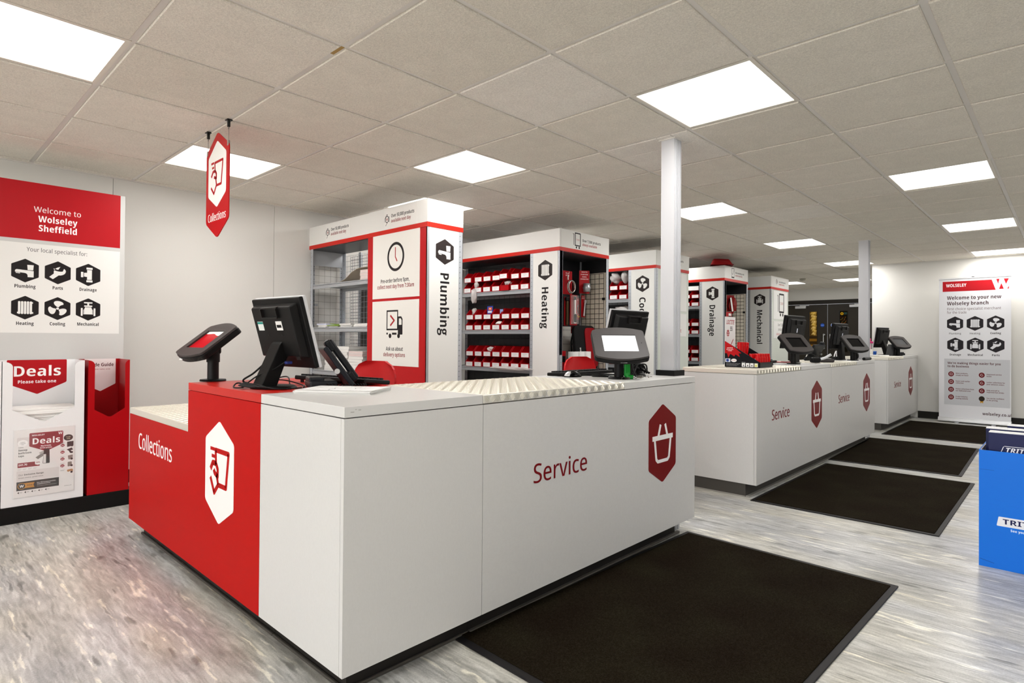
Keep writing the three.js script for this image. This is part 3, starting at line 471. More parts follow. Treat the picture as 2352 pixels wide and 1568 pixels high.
// ---------------------------------------------------------------- hanging sign
{
  const x = GX + G, zc = -3.54, w = 0.335, yc = 1.972, h = 0.6;
  const t = thing('hanging_sign', 'red double-pointed collections sign hanging from the ceiling grid', 'sign', [x, yc, zc], -H2);
  part(t, 'sign_board', extrude(roundPoly([[0, h / 2], [w / 2, h / 2 - 0.1], [w / 2, -h / 2 + 0.095], [0, -h / 2], [-w / 2, -h / 2 + 0.095], [-w / 2, h / 2 - 0.1]], 0.022), 0.006, 0.001).translate(0, 0, -0.006), signRed);
  const p = part(t, 'white_panel', extrude(roundPoly([[0, 0.252], [0.131, 0.168], [0.131, -0.055], [0, -0.127], [-0.131, -0.055], [-0.131, 0.168]], 0.014), 0.0008), M(0xefeeea, 0.4));
  const L = (q, ww = 0.014) => stroke(q, ww, 0.0006);
  part(p, 'collection_symbol', [...L([[-0.028, 0.075], [-0.034, 0.13], [0.084, 0.13], [0.063, -0.002], [-0.006, -0.002]]), ...L([[-0.085, 0.055], [-0.06, 0.083], [-0.028, 0.083], [-0.01, 0.066], [-0.01, 0.04], [-0.045, 0.05]], 0.016), ...L([[-0.02, 0.045], [-0.006, 0.002], [-0.044, -0.045], [-0.088, -0.005]]), ...L([[-0.088, 0.132], [-0.046, 0.132]], 0.012), ...L([[-0.075, 0.106], [-0.046, 0.106]], 0.012)], signRed, { at: [0, 0, 0.0008] });
  part(t, 'collections_lettering', letters('Collections', font, 0.045, 0.262, 0.001), M(0xefeeea, 0.4), { at: [-0.131, -0.2, 0] });
  for (const s of [-1, 1]) {
    const k = s * 0.151, up = CEIL - yc;
    part(t, 'ceiling_clip', [RB(0.034, 0.006, 0.03, 0.002, k, up - 0.004, -0.003), RB(0.014, 0.034, 0.014, 0.003, k, up - 0.024, -0.003)], M(0x2b2a28, 0.4, 0.5));
    part(t, 'wire', [rod([k, up - 0.04, -0.003], [k, 0.2, -0.003], 0.0012, 6), new THREE.TorusGeometry(0.006, 0.0015, 6, 14).translate(k, up - 0.048, -0.003)], M(0x8f8d88, 0.3, 0.9));
    part(t, 'clear_clip', RB(0.016, 0.03, 0.012, 0.003, k, 0.205, -0.003), M(0xb9b7ae, 0.2, 0, { transmission: 0.5, thickness: 0 }));
  }
}
// ---------------------------------------------------------------- welcome display on the left wall side
const VB = -4.86, VF = -4.569;
{
  const x0 = 0.36, x1 = 1.125, h = 2.09, w = (x1 - x0) * 1000;
  const X = (u) => (u - x0) * 1000, Y = (y) => (h - y) * 1000;
  const tex = print(w, 1200, 1250, (x) => {
    x.fillStyle = '#c9c9c7'; x.fillRect(0, 0, w, 1200);
    x.fillStyle = RED; x.fillRect(0, 0, X(1.097), Y(1.724)); x.fillStyle = '#e6e5e2'; x.fillRect(0, Y(1.699), X(1.097), Y(1.129) - Y(1.699));
    T(x, 'Welcome to', X(0.752), Y(1.904), 35, { color: '#f4efec', align: 'center', width: 248 });
    T(x, 'Wolseley', X(0.753), Y(1.842), 40, { color: '#fff', bold: true, align: 'center', width: 204 });
    T(x, 'Sheffield', X(0.754), Y(1.783), 40, { color: '#fff', bold: true, align: 'center', width: 204 });
    T(x, 'Your local specialist for:', X(0.754), Y(1.648), 26, { color: '#575455', align: 'center', width: 316 });
    [['plumbing', 'Plumbing', 0.59, 1.523, 106], ['parts', 'Parts', 0.755, 1.523, 56], ['drainage', 'Drainage', 0.918, 1.523, 98], ['heating', 'Heating', 0.592, 1.288, 88], ['cooling', 'Cooling', 0.756, 1.289, 82], ['mechanical', 'Mechanical', 0.92, 1.29, 122]].forEach(([k, s, u, y, ww]) => { tradeIcon(x, k, X(u), Y(y), 150); T(x, s, X(u), Y(y - 0.11), 20, { bold: true, align: 'center', width: ww }); });
  });
  const t = thing('welcome_board', 'tall red and grey welcome board with six dark trade symbols', 'sign board', [0, 0, 0]);
  board(t, 'printed_face', w / 1000, 1.2, 0.004, tex, M(0xc6c6c4, 0.4), [(x0 + x1) / 2, h - 0.6, VB + 0.002]);
  part(t, 'backing', [BB(x0, x1, 0.1, h, VB - 0.03, VB), BB(x0, x1, 0.1, h - 1.2, VB, VB + 0.004)], M(0xc9c9c7, 0.4));
  const pl = thing('display_plinth', 'long black plinth under the leaflet dispensers', 'plinth', [0, 0, 0]);
  part(pl, 'plinth_body', RBB(-0.75, x1, 0, 0.098, VB - 0.03, VF + 0.004, 0.002), M(0x0d0c0b, 0.5));
}
function dispenser(name, label, u0, u1, h, slot, mat, backTex, inside) {
  const w = u1 - u0, d = VB + 0.006 - VF, t = thing(name, label, 'leaflet dispenser', [u0, 0.1, VF]);
  const s = new THREE.Shape(); s.moveTo(0, 0); s.lineTo(w, 0); s.lineTo(w, h); s.quadraticCurveTo(slot[1] + 0.004, h - 0.004, slot[1], h - 0.03); s.lineTo(slot[1], slot[2]); s.lineTo((slot[0] + slot[1]) / 2 + 0.012, slot[3] + 0.003); s.quadraticCurveTo((slot[0] + slot[1]) / 2, slot[3] - 0.003, (slot[0] + slot[1]) / 2 - 0.012, slot[3] + 0.003); s.lineTo(slot[0], slot[2]); s.lineTo(slot[0], h - 0.03); s.quadraticCurveTo(slot[0] - 0.004, h - 0.004, 0, h); s.closePath();
  part(t, 'front_sheet', extrude(s, 0.003, 0.0005).translate(0, 0, -0.003), mat);
  part(t, 'side_sheet', [BB(0, 0.003, 0, h, d, -0.003), BB(w - 0.003, w, 0, h, d, -0.003)], mat);
  part(t, 'base_sheet', BB(0.003, w - 0.003, 0, 0.003, d + 0.004, -0.003), mat);
  board(t, 'back_sheet', w - 0.006, h, 0.003, backTex, mat, [w / 2, h / 2, d + 0.006]);
  return [t, w, d];
}
{
  const h = 0.857, white = M(0xe9e9ea, 0.4), wm = 385, tex = print(wm, 857, 1600, (x) => {
    x.fillStyle = '#ececed'; x.fillRect(0, 0, wm, 857); const X = (u) => (u - 0.463) * 1000, Y = (y) => (0.957 - y) * 1000;
    poly(x, [[X(0.507), -4], [X(0.806), -4], [X(0.806), Y(0.81)], [X(0.656), Y(0.738)], [X(0.507), Y(0.81)]], RED, 12);
    T(x, 'Deals', X(0.656), Y(0.853), 64, { bold: true, color: '#fff', align: 'center', width: 246 }); T(x, 'Please take one', X(0.656), Y(0.808), 20, { bold: true, color: '#fff', align: 'center', width: 194 });
  });
  const [t] = dispenser('leaflet_dispenser', 'white leaflet dispenser with a catalogue cover in front and a red header inside', 0.46, 0.852, h, [0.046, 0.343, 0.57, 0.492], white, tex);
  const lw = 288, lh = 400, leaf = print(lw, lh, 2400, (x) => {
    x.fillStyle = '#f1efee'; x.fillRect(0, 0, lw, lh); x.fillStyle = '#e3dedd'; x.fillRect(14, 46, 200, 44); x.fillRect(14, 244, 200, 60);
    poly(x, [[70, 24], [232, 24], [232, 102], [151, 140], [70, 102]], '#8f1024', 6); T(x, 'WOLSELEY', 82, 43, 8.5, { bold: true, color: '#fff', width: 60 }); T(x, 'W', 218, 44, 16, { bold: true, color: '#fff', align: 'center' }); x.fillStyle = '#b8485a'; x.fillRect(70, 29, 162, 1);
    T(x, 'Deals', 150, 92, 36, { bold: true, color: '#fff', align: 'center', width: 138 }); T(x, 'Big brands.', 150, 110, 8, { bold: true, color: '#fff', align: 'center', width: 52 }); T(x, 'Great prices.', 150, 122, 8, { bold: true, color: '#fff', align: 'center', width: 60 });
    disc(x, 258, 70, 23, '#1d1815', 19); T(x, 'Trade', 258, 69, 6, { bold: true, color: '#e8d9b8', align: 'center' }); T(x, 'only', 258, 79, 6, { bold: true, color: '#e8d9b8', align: 'center' }); disc(x, 40, 80, 24, '#fbfafa', 20); T(x, '1st March', 40, 76, 3.5, { align: 'center' }); T(x, 'to 30th April', 40, 83, 3.5, { align: 'center' }); T(x, '2018', 40, 90, 3.5, { align: 'center' });
    T(x, 'nabis', 20, 108, 7, { color: '#555', width: 24 }); T(x, 'Sweep', 20, 126, 10.5, { bold: true, width: 42 }); T(x, 'bathroom', 20, 143, 10.5, { bold: true, width: 62 }); T(x, 'taps', 20, 160, 10.5, { bold: true, width: 27 });
    poly(x, [[100, 172], [150, 134], [168, 146], [112, 184]], '#8b8684'); poly(x, [[116, 146], [160, 124], [168, 128], [160, 140], [124, 156]], '#b9b4b2'); poly(x, [[140, 126], [166, 126], [168, 214], [134, 214]], '#1e1a19', 4); poly(x, [[138, 158], [150, 158], [150, 212], [136, 212]], '#e9e5e3');
    poly(x, [[18, 196], [120, 196], [120, 224], [18, 224]], '#8f1024'); T(x, '£41.70', 22, 214, 11, { bold: true, color: '#fff', width: 40 }); poly(x, [[98, 194], [112, 188], [126, 194], [126, 212], [112, 218], [98, 212]], '#f4f2f1', 3); T(x, '30%', 112, 206, 7, { bold: true, color: '#8f1024', align: 'center' });
    for (let i = 0; i < 4; i++) { x.fillStyle = '#aaa5a3'; x.fillRect(18 + i * 24, 232, 18, 1.2); x.fillRect(18 + i * 24, 237, 14, 1.2); }
    T(x, 'Our', 22, 272, 9, { color: '#555', width: 22 }); T(x, 'Exclusive Range', 48, 272, 9, { bold: true, width: 92 }); T(x, 'Great choice, great value', 22, 288, 6, { width: 116, color: '#333' });
    x.fillStyle = '#211c19'; x.fillRect(14, 308, 200, 52); poly(x, [[40, 318], [98, 318], [92, 333], [98, 348], [40, 348]], '#c78a1d'); disc(x, 38, 334, 19, '#c78a1d'); disc(x, 38, 334, 16, '#17120f'); T(x, 'W', 38, 341, 15, { bold: true, color: '#fff', align: 'center' }); T(x, 'Price', 62, 336, 7, { bold: true, width: 26 }); T(x, 'Over 300 everyday essentials', 108, 326, 5, { color: '#fff', bold: true, width: 90 }); T(x, 'competitively priced', 108, 335, 5, { color: '#fff', bold: true, width: 64 }); T(x, 'See inside for details and exclusions', 108, 346, 4, { color: '#ddd', width: 96 });
    for (let i = 0; i < 5; i++) { const y = 112 + i * 42; x.fillStyle = '#999'; x.fillRect(220, y - 12, 22, 1.4); x.fillRect(220, y - 8, 18, 1.4); if (i < 4) { poly(x, [[220, y], [230, y - 6], [240, y], [240, y + 8], [230, y + 14], [220, y + 8]], '#8f1024', 3); T(x, '40%', 230, y + 7, 5, { bold: true, color: '#fff', align: 'center' }); } }
    poly(x, [[252, 96], [284, 94], [284, 124], [252, 128]], '#1d1a1d'); poly(x, [[250, 144], [276, 134], [282, 148], [270, 152], [282, 166], [268, 168], [260, 152]], '#241f26'); poly(x, [[256, 182], [282, 178], [280, 204], [260, 208]], '#8b7f79', 4); poly(x, [[256, 222], [276, 220], [278, 248], [256, 250]], '#86837c', 3); poly(x, [[252, 270], [280, 266], [286, 282], [270, 280], [256, 284]], '#b98a5c', 4); for (let i = 0; i < 5; i++) disc(x, 276, 122 + i * 41, 6, '#17131a');
    for (let i = 0; i < 5; i++) { poly(x, [[18 + i * 32, 372], [26 + i * 32, 366], [26 + i * 32, 378]], '#1b1718'); x.fillStyle = '#999'; x.fillRect(30 + i * 32, 369, 12, 1.4); x.fillRect(30 + i * 32, 373, 10, 1.4); } T(x, 'wolseley.co.uk', 240, 368, 4.5, { width: 36 });
  });
  board(t, 'catalogue_cover', lw / 1000, lh / 1000, 0.003, leaf, white, [0.199, 0.25, 0.002], 0, { label: 'printed catalogue cover with a tap' });
  part(t, 'cover_sleeve', BB(0.05, 0.348, 0.045, 0.455, 0.0036, 0.0042), M(0xffffff, 0.06, 0, { transmission: 0.97, thickness: 0 }));
  const k = copyOf(t, 'second white leaflet dispenser at the far left edge, mostly out of the picture', [0.064, 0.1, VF]);
  k.userData.group = t.userData.group = 'leaflet dispensers on the black plinth';
  for (let i = 0; i < 9; i++) {                                           // catalogues lying in the dispenser
    const c = single('catalogue', `white catalogue lying flat in the leaflet dispenser, ${i === 8 ? 'topmost' : ORD[i] + ' from bottom'} of that pile`, 'catalogue', RB(0.34, 0.011, 0.235, 0.0015, 0, 0.0055, 0, 1), paperMat, [0.656 + rr(-0.006, 0.006), 0.568 + i * 0.0114, -4.705 + rr(-0.004, 0.01)], rr(-0.015, 0.015), 'catalogues in the white dispenser');
  }
  single('dispenser_shelf', 'white inner shelf that carries the catalogues in the dispenser', 'shelf', BB(0.464, 0.848, 0.556, 0.567, VB + 0.02, VF - 0.004), white);
}
{
  const tex = print(219, 857, 1600, (x) => { x.fillStyle = '#a30b12'; x.fillRect(0, 0, 219, 857); const X = (u) => (u - 0.8735) * 1000, Y = (y) => (0.957 - y) * 1000; poly(x, [[X(0.9), -8], [X(1.077), -8], [X(1.077), Y(0.785)], [X(0.99), Y(0.736)], [X(0.9), Y(0.785)]], '#efe6e6', 9); T(x, 'Trade Guide', X(1.066), Y(0.906), 22, { bold: true, color: '#4a1014', align: 'right', width: 152 }); T(x, 'Please take one', X(1.046), Y(0.882), 10, { color: '#a35a5e', align: 'right', width: 112 }); });
  dispenser('guide_dispenser', 'narrow empty red leaflet dispenser at the right end of the plinth', 0.872, 1.097, 0.857, [0.034, 0.199, 0.54, 0.49], M(0xa80a12, 0.32), tex);
}

// ---------------------------------------------------------------- shelving units: faces towards -x, ends towards the counters
const UZ0 = -5.235, UZ1 = -3.45, HT = 2.14, ST = 1.97, SB = 1.935;
const strip = M(0xc9251a, 0.35), frameRed = M(0xb80f16, 0.34);
function post(u, h, w = 0.04) { const g = new THREE.BoxGeometry(0.0025, h, w), p = metreUV(g.translate(0, h / 2, 0), w, 0.08, 0.5, 0); return p; }
function upright(parent, x, z, sx, sz) {                                  // punched angle post; flanges towards sx, sz
  part(parent, 'upright', [metreUV(B(0.0025, SB, 0.04, x + sx * 0.00125, SB / 2, z + sz * 0.02), 0.04, 0.08, 0.5, 0), metreUV(B(0.04, SB, 0.0025, x + sx * 0.02, SB / 2, z + sz * 0.00125), 0.04, 0.08, 0.5, 0)], punched);
}
function shelf(parent, x0, x1, z0, z1, y) {                               // y = top of the folded front
  part(parent, 'shelf', [BB(x0, x1, y - 0.012, y - 0.009, z0, z1), RBB(x0, x0 + 0.003, y - 0.04, y, z0, z1, 0.001), BB(x1 - 0.003, x1, y - 0.04, y - 0.009, z0, z1), B(0.002, 0.008, 0.008, x0 - 0.0008, y - 0.02, z0 + 0.03), B(0.002, 0.008, 0.008, x0 - 0.0008, y - 0.02, z1 - 0.03)], steel);
}
function grid(parent, name, o, a, b, la, lb, pitch, mat = M(0x3a3936, 0.5, 0.6), r = 0.0016) {   // wire mesh between corner o and the directions a, b
  const g = [], na = Math.round(la / pitch), nb = Math.round(lb / pitch), P = (i, j) => [o[0] + a[0] * i + b[0] * j, o[1] + a[1] * i + b[1] * j, o[2] + a[2] * i + b[2] * j];
  for (let i = 0; i <= na; i++) g.push(rod(P(i * la / na, 0), P(i * la / na, lb), r, 4));
  for (let j = 0; j <= nb; j++) g.push(rod(P(0, j * lb / nb), P(la, j * lb / nb), r, 4));
  part(parent, name, g, mat);
}
function labelTexture(kind, text, w, len) {
  const wm = w * 1000, X = wm / 2;
  return print(wm, 1850, 1000, (x) => { x.fillStyle = '#e8e7e3'; x.fillRect(0, 0, wm, 1850); tradeIcon(x, kind, X, 170, 194, '#2e2726', '#e8e7e3'); T(x, text, X - 41, 322, 82, { bold: true, turn: H2, width: len }); });
}
function shelvingUnit(o) {
  const t = thing('shelving_unit', o.label, 'shelving', [0, 0, 0], 0, 'steel shelving units with white header boards'), { x0, x1 } = o, w = x1 - x0;
  // headers
  const zs = o.headerSplit ?? -3.79;
  for (const [za, zb, k] of [[UZ0, zs, 0], [zs + 0.001, UZ1, 1]]) {
    part(t, 'header_board', BB(x0 + k * -0.003, x0 + 0.012, ST, HT - (k ? 0 : 0.002), za, zb), whiteBoard);
    part(t, 'header_strip', BB(x0 + k * -0.003 - 0.0005, x0 + 0.012, SB, ST, za, zb), strip);
  }
  part(t, 'end_header', BB(x0 + 0.014, x1, ST, HT, UZ1 - 0.012, UZ1), whiteBoard);
  part(t, 'end_strip', BB(x0 + 0.014, x1, SB, ST, UZ1 - 0.012, UZ1 + 0.0005), strip);
  part(t, 'header_corner', BB(x0 + 0.003, x0 + 0.013, SB, HT - 0.001, UZ1 - 0.01, UZ1 - 0.0015), M(0x4a4a4a, 0.4, 0.5));
  part(t, 'top_tray', BB(x0 + 0.014, x1 - 0.002, SB - 0.005, SB, UZ0, UZ1 - 0.014), steelDark);
  part(t, 'rear_header', BB(x1 - 0.012, x1, SB, HT, UZ0, UZ1 - 0.013), whiteBoard);
  return t;
}
const labelZ = [-3.779, -3.475];
function faceLabel(t, x, kind, text, len) {
  const w = labelZ[1] - labelZ[0];
  board(t, 'label_panel', w, 1.85, 0.006, labelTexture(kind, text, w, len), whiteBoard, [x + 0.003, SB - 0.001 - 0.925, (labelZ[0] + labelZ[1]) / 2], -H2, { label: 'white panel with a trade symbol and vertical word' });
  upright(t, x + 0.001, labelZ[0] - 0.041, 1, 1); upright(t, x + 0.004, UZ1 - 0.001, 1, -1);
}
// plumbing unit: narrow, open bay and a red information panel on its face
{
  const x0 = 2.687, x1 = 3.03, zr = -4.24;
  const t = shelvingUnit({ x0, x1, headerSplit: -4.223, label: 'plumbing shelving unit with a red clock and lorry panel, holding white catalogues' });
  upright(t, x0, -5.204, 1, 1); upright(t, x1 - 0.002, -5.204, -1, 1); upright(t, x1 - 0.002, -4.28, -1, 1); upright(t, x1 - 0.002, UZ1 - 0.002, -1, -1);
  for (const y of [1.6, 1.205, 0.82]) shelf(t, x0 + 0.004, x1 - 0.004, -5.2, zr, y);
  part(t, 'red_frame', BB(x0, x0 + 0.012, 0.08, SB - 0.001, zr, UZ1 - 0.008), frameRed);
  const P = (name, za, zb, ya, yb, draw) => { const w = (zb - za) * 1000, h = (yb - ya) * 1000; board(t, name, zb - za, yb - ya, 0.003, print(w, h, 1100, (x) => draw(x, (v) => (v - za) * 1000, (y) => (yb - y) * 1000), '#e9e7e1'), whiteBoard, [x0 - 0.0015, (ya + yb) / 2, (za + zb) / 2], -H2); };
  P('clock_panel', -4.162, -3.542, 1.426, 1.94, (x, X, Y) => { x.strokeStyle = INK; x.lineWidth = 21; x.beginPath(); x.ellipse(X(-3.846), Y(1.747), 101, 103, 0, 0, 7); x.stroke(); line(x, [[X(-3.85), Y(1.82)], [X(-3.85), Y(1.745)], [X(-3.826), Y(1.71)]], '#a31c22', 10); T(x, 'Pre-order before 5pm,', X(-3.856), Y(1.548), 30, { bold: true, align: 'center', width: 384 }); T(x, 'collect next day from 7:30am', X(-3.85), Y(1.503), 30, { bold: true, color: '#7c1f22', align: 'center', width: 490 }); });
  P('lorry_panel', -4.162, -3.545, 0.898, 1.405, (x, X, Y) => { x.strokeStyle = INK; x.lineWidth = 12; x.strokeRect(X(-3.955), Y(1.325), 142, 145); line(x, [[X(-3.91), Y(1.29)], [X(-3.858), Y(1.25)], [X(-3.91), Y(1.21)]], '#a31c22', 15); poly(x, [[X(-3.808), Y(1.28)], [X(-3.765), Y(1.28)], [X(-3.748), Y(1.26)], [X(-3.748), Y(1.14)], [X(-3.808), Y(1.14)]], INK, 6); poly(x, [[X(-3.796), Y(1.265)], [X(-3.77), Y(1.265)], [X(-3.76), Y(1.25)], [X(-3.76), Y(1.215)], [X(-3.796), Y(1.215)]], '#e9e7e1', 3); disc(x, X(-3.912), Y(1.13), 18, INK); disc(x, X(-3.798), Y(1.13), 18, INK); x.fillStyle = INK; x.fillRect(X(-3.885), Y(1.155), 60, 16); x.fillRect(X(-3.962), Y(1.155), 20, 14); T(x, 'Ask us about', X(-3.853), Y(1.014), 30, { bold: true, align: 'center', width: 226 }); T(x, 'delivery options', X(-3.857), Y(0.968), 30, { bold: true, color: '#7c1f22', align: 'center', width: 290 }); });
  const hp = (z0, w) => print(w, 150, 1300, (x) => { watchIcon(x, 34, 74, 84); T(x, 'Over 50,000 products', 90, 66, 27, { bold: true, width: 300 }); T(x, 'available next day', 90, 106, 27, { bold: true, color: '#7c1f22', width: 256 }); }, '#e9e7e3');
  board(t, 'header_print', 0.42, 0.15, 0.001, hp(0, 420), whiteBoard, [x0 - 0.0006, 2.056, -4.72], -H2); board(t, 'header_print', 0.42, 0.15, 0.001, hp(0, 420), whiteBoard, [x0 - 0.0036, 2.05, -3.79], -H2);
  const lw = 0.293; board(t, 'label_panel', lw, 1.85, 0.006, labelTexture('plumbing', 'Plumbing', lw, 478), whiteBoard, [2.8515, SB - 0.926, UZ1 - 0.006], 0, { label: 'white panel with a tap symbol and vertical word' });
  part(t, 'end_post', [BB(x0, x0 + 0.018, 0, SB, UZ1 - 0.018, UZ1 - 0.004), BB(x1 - 0.03, x1 - 0.002, 0, SB, UZ1 - 0.02, UZ1 - 0.004)], steel);
  grid(t, 'side_mesh', [x0 + 0.02, 0.1, -5.2], [1, 0, 0], [0, 1, 0], 0.3, 1.72, 0.062, M(0x6a655e, 0.5, 0.4), 0.001); grid(t, 'back_mesh', [x1 - 0.006, 0.1, -5.18], [0, 0, 1], [0, 1, 0], 0.9, 1.8, 0.05, steel, 0.0013); grid(t, 'rear_mesh', [x1 + 0.05, 0.1, -5.16], [0, 0, 1], [0, 1, 0], 0.9, 1.8, 0.03, steelDark, 0.0016);
  part(t, 'rear_sheet', [BB(x1 + 0.06, x1 + 0.062, 0.1, 1.58, -5.0, -4.26)], M(0x57544f, 0.6)); upright(t, x1 + 0.05, -5.02, 1, 1);
  part(t, 'side_plate', BB(x0 + 0.02, x1 - 0.02, 1.79, 1.93, -5.2, -5.196), steel); part(t, 'mesh_clip', [RB(0.03, 0.02, 0.012, 0.002, x0 + 0.05, 1.42, -5.19), RB(0.03, 0.02, 0.012, 0.002, x1 - 0.03, 1.42, -5.19)], steel);
  part(t, 'bay_divider', BB(x0 + 0.014, x1 - 0.014, 0.08, SB - 0.006, zr, zr + 0.006), steelDark);
  part(t, 'brace', rod([x1 - 0.01, 1.55, -4.5], [x1 - 0.01, 0.9, -4.26], 0.003), steel);
}
const endPrint = (t, x0, x1, icon, a, b) => { const w = (x1 - x0 - 0.014) * 1000; board(t, 'header_print', w / 1000 - 0.004, 0.166, 0.001, print(w, 166, 1100, (x) => { icon(x); T(x, a, 325, 84, 26, { bold: true, width: 306 }); T(x, b, 325, 122, 26, { bold: true, width: 244, color: '#9a3034' }); }, '#e6e5e1'), whiteBoard, [(x0 + x1) / 2 + 0.007, 2.055, UZ1 + 0.0006]); };
function openUnit(x0, label, kind, text, len, tools) {                    // shelves with bins on the face, tool bay or cards at the end
  const x1 = x0 + 0.79, t = shelvingUnit({ x0, x1, label });
  faceLabel(t, x0, kind, text, len);
  upright(t, x0, -5.2, 1, 1); upright(t, x0 + 0.4, -5.2, 1, 1); upright(t, x0 + 0.4, -3.82, 1, 1);
  for (const y of [1.598, 1.204, 0.82]) shelf(t, x0 + 0.005, x0 + 0.4, -5.19, -3.822, y);
  part(t, 'back_sheet', BB(x0 + 0.405, x0 + 0.408, 0.08, SB - 0.006, -5.19, -3.8), steelDark);
  grid(t, 'back_mesh', [x0 + 0.39, 0.1, -5.19], [0, 0, 1], [0, 1, 0], 1.36, 1.8, 0.08, steelDark);
  if (tools) {
    upright(t, x0 + 0.006, UZ1 - 0.001, 1, -1); upright(t, x1 - 0.002, UZ1 - 0.001, -1, -1); upright(t, x1 - 0.002, -3.79, -1, 1);
    part(t, 'bay_back', BB(x0 + 0.012, x1 - 0.004, 1.25, SB - 0.006, -3.796, -3.79), M(0x35363a, 0.4, 0.7), { label: 'dark perforated steel back' });
    const holes = print(640, 320, 800, (x) => { for (let i = 0; i < 32; i++) for (let j = 0; j < 16; j++) disc(x, 10 + i * 20, 10 + j * 20, 2.6, '#55534f'); }, '#d4d1ca');
    board(t, 'peg_panel', 0.77, 1.15, 0.005, holes, whiteBoard, [x0 + 0.4, 0.67, -3.793]);
    part(t, 'bay_side', BB(x1 - 0.012, x1 - 0.006, 0.08, 1.8, -3.79, UZ1 - 0.03), M(0xcfc6b5, 0.7)); part(t, 'bay_side_plate', BB(x1 - 0.013, x1 - 0.005, 1.8, SB - 0.006, -3.79, UZ1 - 0.02), M(0x1e1f21, 0.5, 0.4));
    grid(t, 'side_mesh', [x1 - 0.018, 0.1, -3.78], [0, 0, 1], [0, 1, 0], 0.28, 1.69, 0.052, M(0x24211f, 0.5, 0.3), 0.0022);
    part(t, 'mesh_clip', RB(0.016, 0.025, 0.03, 0.003, x1 - 0.02, 1.53, -3.5), black);
    part(t, 'bay_floor', BB(x0 + 0.012, x1 - 0.004, 0.78, 0.8, -3.79, UZ1 - 0.004), steel);
    part(t, 'centre_post', metreUV(BB(x0 + 0.38, x0 + 0.42, 0.1, SB - 0.01, -3.789, -3.786), 0.04, 0.08, 0.5, 0), punched);
  } else {
    part(t, 'end_panel', BB(x0 + 0.016, x1 - 0.002, 0.08, SB - 0.001, UZ1 - 0.012, UZ1 - 0.006), M(0xd7dcd3, 0.25));
  }
  return [t, x0, x1];
}
const [heating] = openUnit(4.212, 'heating shelving unit with rows of red bins and hanging tools at its end', 'heating', 'Heating', 400, true);
endPrint(heating, 4.212, 5.0, (x) => cartIcon(x, 238, 84, 118, 150, '7,500'), 'Over 7,500 products', 'always available');
const [cooling] = openUnit(5.938, 'cooling shelving unit, partly hidden behind the near white post', 'cooling', 'Cooling', 385, false);
endPrint(cooling, 5.938, 6.728, (x) => cartIcon(x, 238, 84, 118, 150, '1,000'), 'Spares and parts', 'in stock');
const [drainage] = openUnit(7.755, 'drainage shelving unit with folded red cloth lying on top', 'drainage', 'Drainage', 440, true);
endPrint(drainage, 7.755, 8.545, (x) => { x.strokeStyle = INK; x.lineWidth = 7; x.strokeRect(205, 20, 84, 128); line(x, [[220, 84], [240, 106], [276, 40]], INK, 6); x.fillStyle = INK; x.fillRect(205, 134, 84, 14); }, 'Visit wolseley.co.uk', 'and open Mon, Friday and Sunday');
const [mechanical] = openUnit(9.449, 'mechanical shelving unit, last in the row, with a hand truck panel', 'mechanical', 'Mechanical', 552, false);
endPrint(mechanical, 9.449, 10.24, (x) => watchIcon(x, 230, 74, 92), 'Over 50,000 products', 'available next day');
for (const [t, x0, big] of [[cooling, 5.938, false], [mechanical, 9.449, true]]) {
  board(t, 'upper_card', 0.615, 0.455, 0.004, print(615, 455, 900, (x) => { cartIcon(x, 318, 220, 290, 370, big ? '7,500' : '1,000'); }, '#eae9e6'), whiteBoard, [x0 + 0.425, 1.69, UZ1 - 0.004]);
  board(t, 'lower_card', 0.615, 0.275, 0.004, print(615, 275, 900, (x) => { T(x, big ? 'Over 7,500' : 'Ask for', 308, 78, 40, { align: 'center', width: 240 }); T(x, big ? 'products' : 'the part', 308, 150, 40, { align: 'center', width: 200 }); T(x, big ? 'always available' : 'you want', 308, 225, 40, { align: 'center', width: 360, color: '#b0343a' }); }, '#eae9e6'), whiteBoard, [x0 + 0.425, 1.295, UZ1 - 0.004]);
}
// ---------------------------------------------------------------- red storage bins, open front towards -x
const cardPrint = print(90, 45, 1400, (x) => { x.fillStyle = '#efeeee'; x.fillRect(0, 0, 90, 45); disc(x, 8, 8, 1.6, '#555'); for (let i = 0; i < 3; i++) { x.fillStyle = '#9a9a9a'; x.fillRect(16, 9 + i * 9, [46, 52, 34][i], 1.4); } }, '#efeeee');
function makeBin(w = 0.12, h = 0.108, d = 0.33) {                        // local: front face in the plane x = 0, body towards +x, width along z
  const g = [], t = 0.003, prof = new THREE.Shape([[0.006, 0], [0, 0.05], [0.008, 0.052], [0.055, h], [d, h], [d, 0]].map((p) => new THREE.Vector2(...p)));
  for (const s of [-1, 1]) g.push(extrude(prof, t, 0, 1).translate(0, 0, s * (w / 2 - t / 2) - t / 2));
  g.push(B(d, t, w - 2 * t, d / 2, t / 2, 0), B(t, h - t, w - 2 * t, d - t / 2, h / 2, 0), BB(0.002, 0.005, 0, 0.05, -w / 2 + t, w / 2 - t), B(0.008, 0.006, w, 0.002, 0.05, 0));
  for (const s of [-1, 1]) { g.push(rod([0.006, 0.053, s * (w / 2 - 0.002)], [0.056, h - 0.001, s * (w / 2 - 0.002)], 0.0035, 5), B(d - 0.06, 0.006, 0.007, (d + 0.055) / 2, h - 0.003, s * (w / 2 - 0.003))); }
  return g;
}
const binGeo = mg(makeBin());
function bin(label, x, y, z, group, withCard = true, turn = 0) {
  const t = thing('storage_bin', label, 'storage bin', [x, y, z], turn, group);
  part(t, 'bin_body', binGeo, binRed);
  if (withCard) { const m = board(t, 'label_card', 0.098, 0.044, 0.001, cardPrint, paperMat, [-0.0014, 0.026, 0], -H2); }
  return t;
}
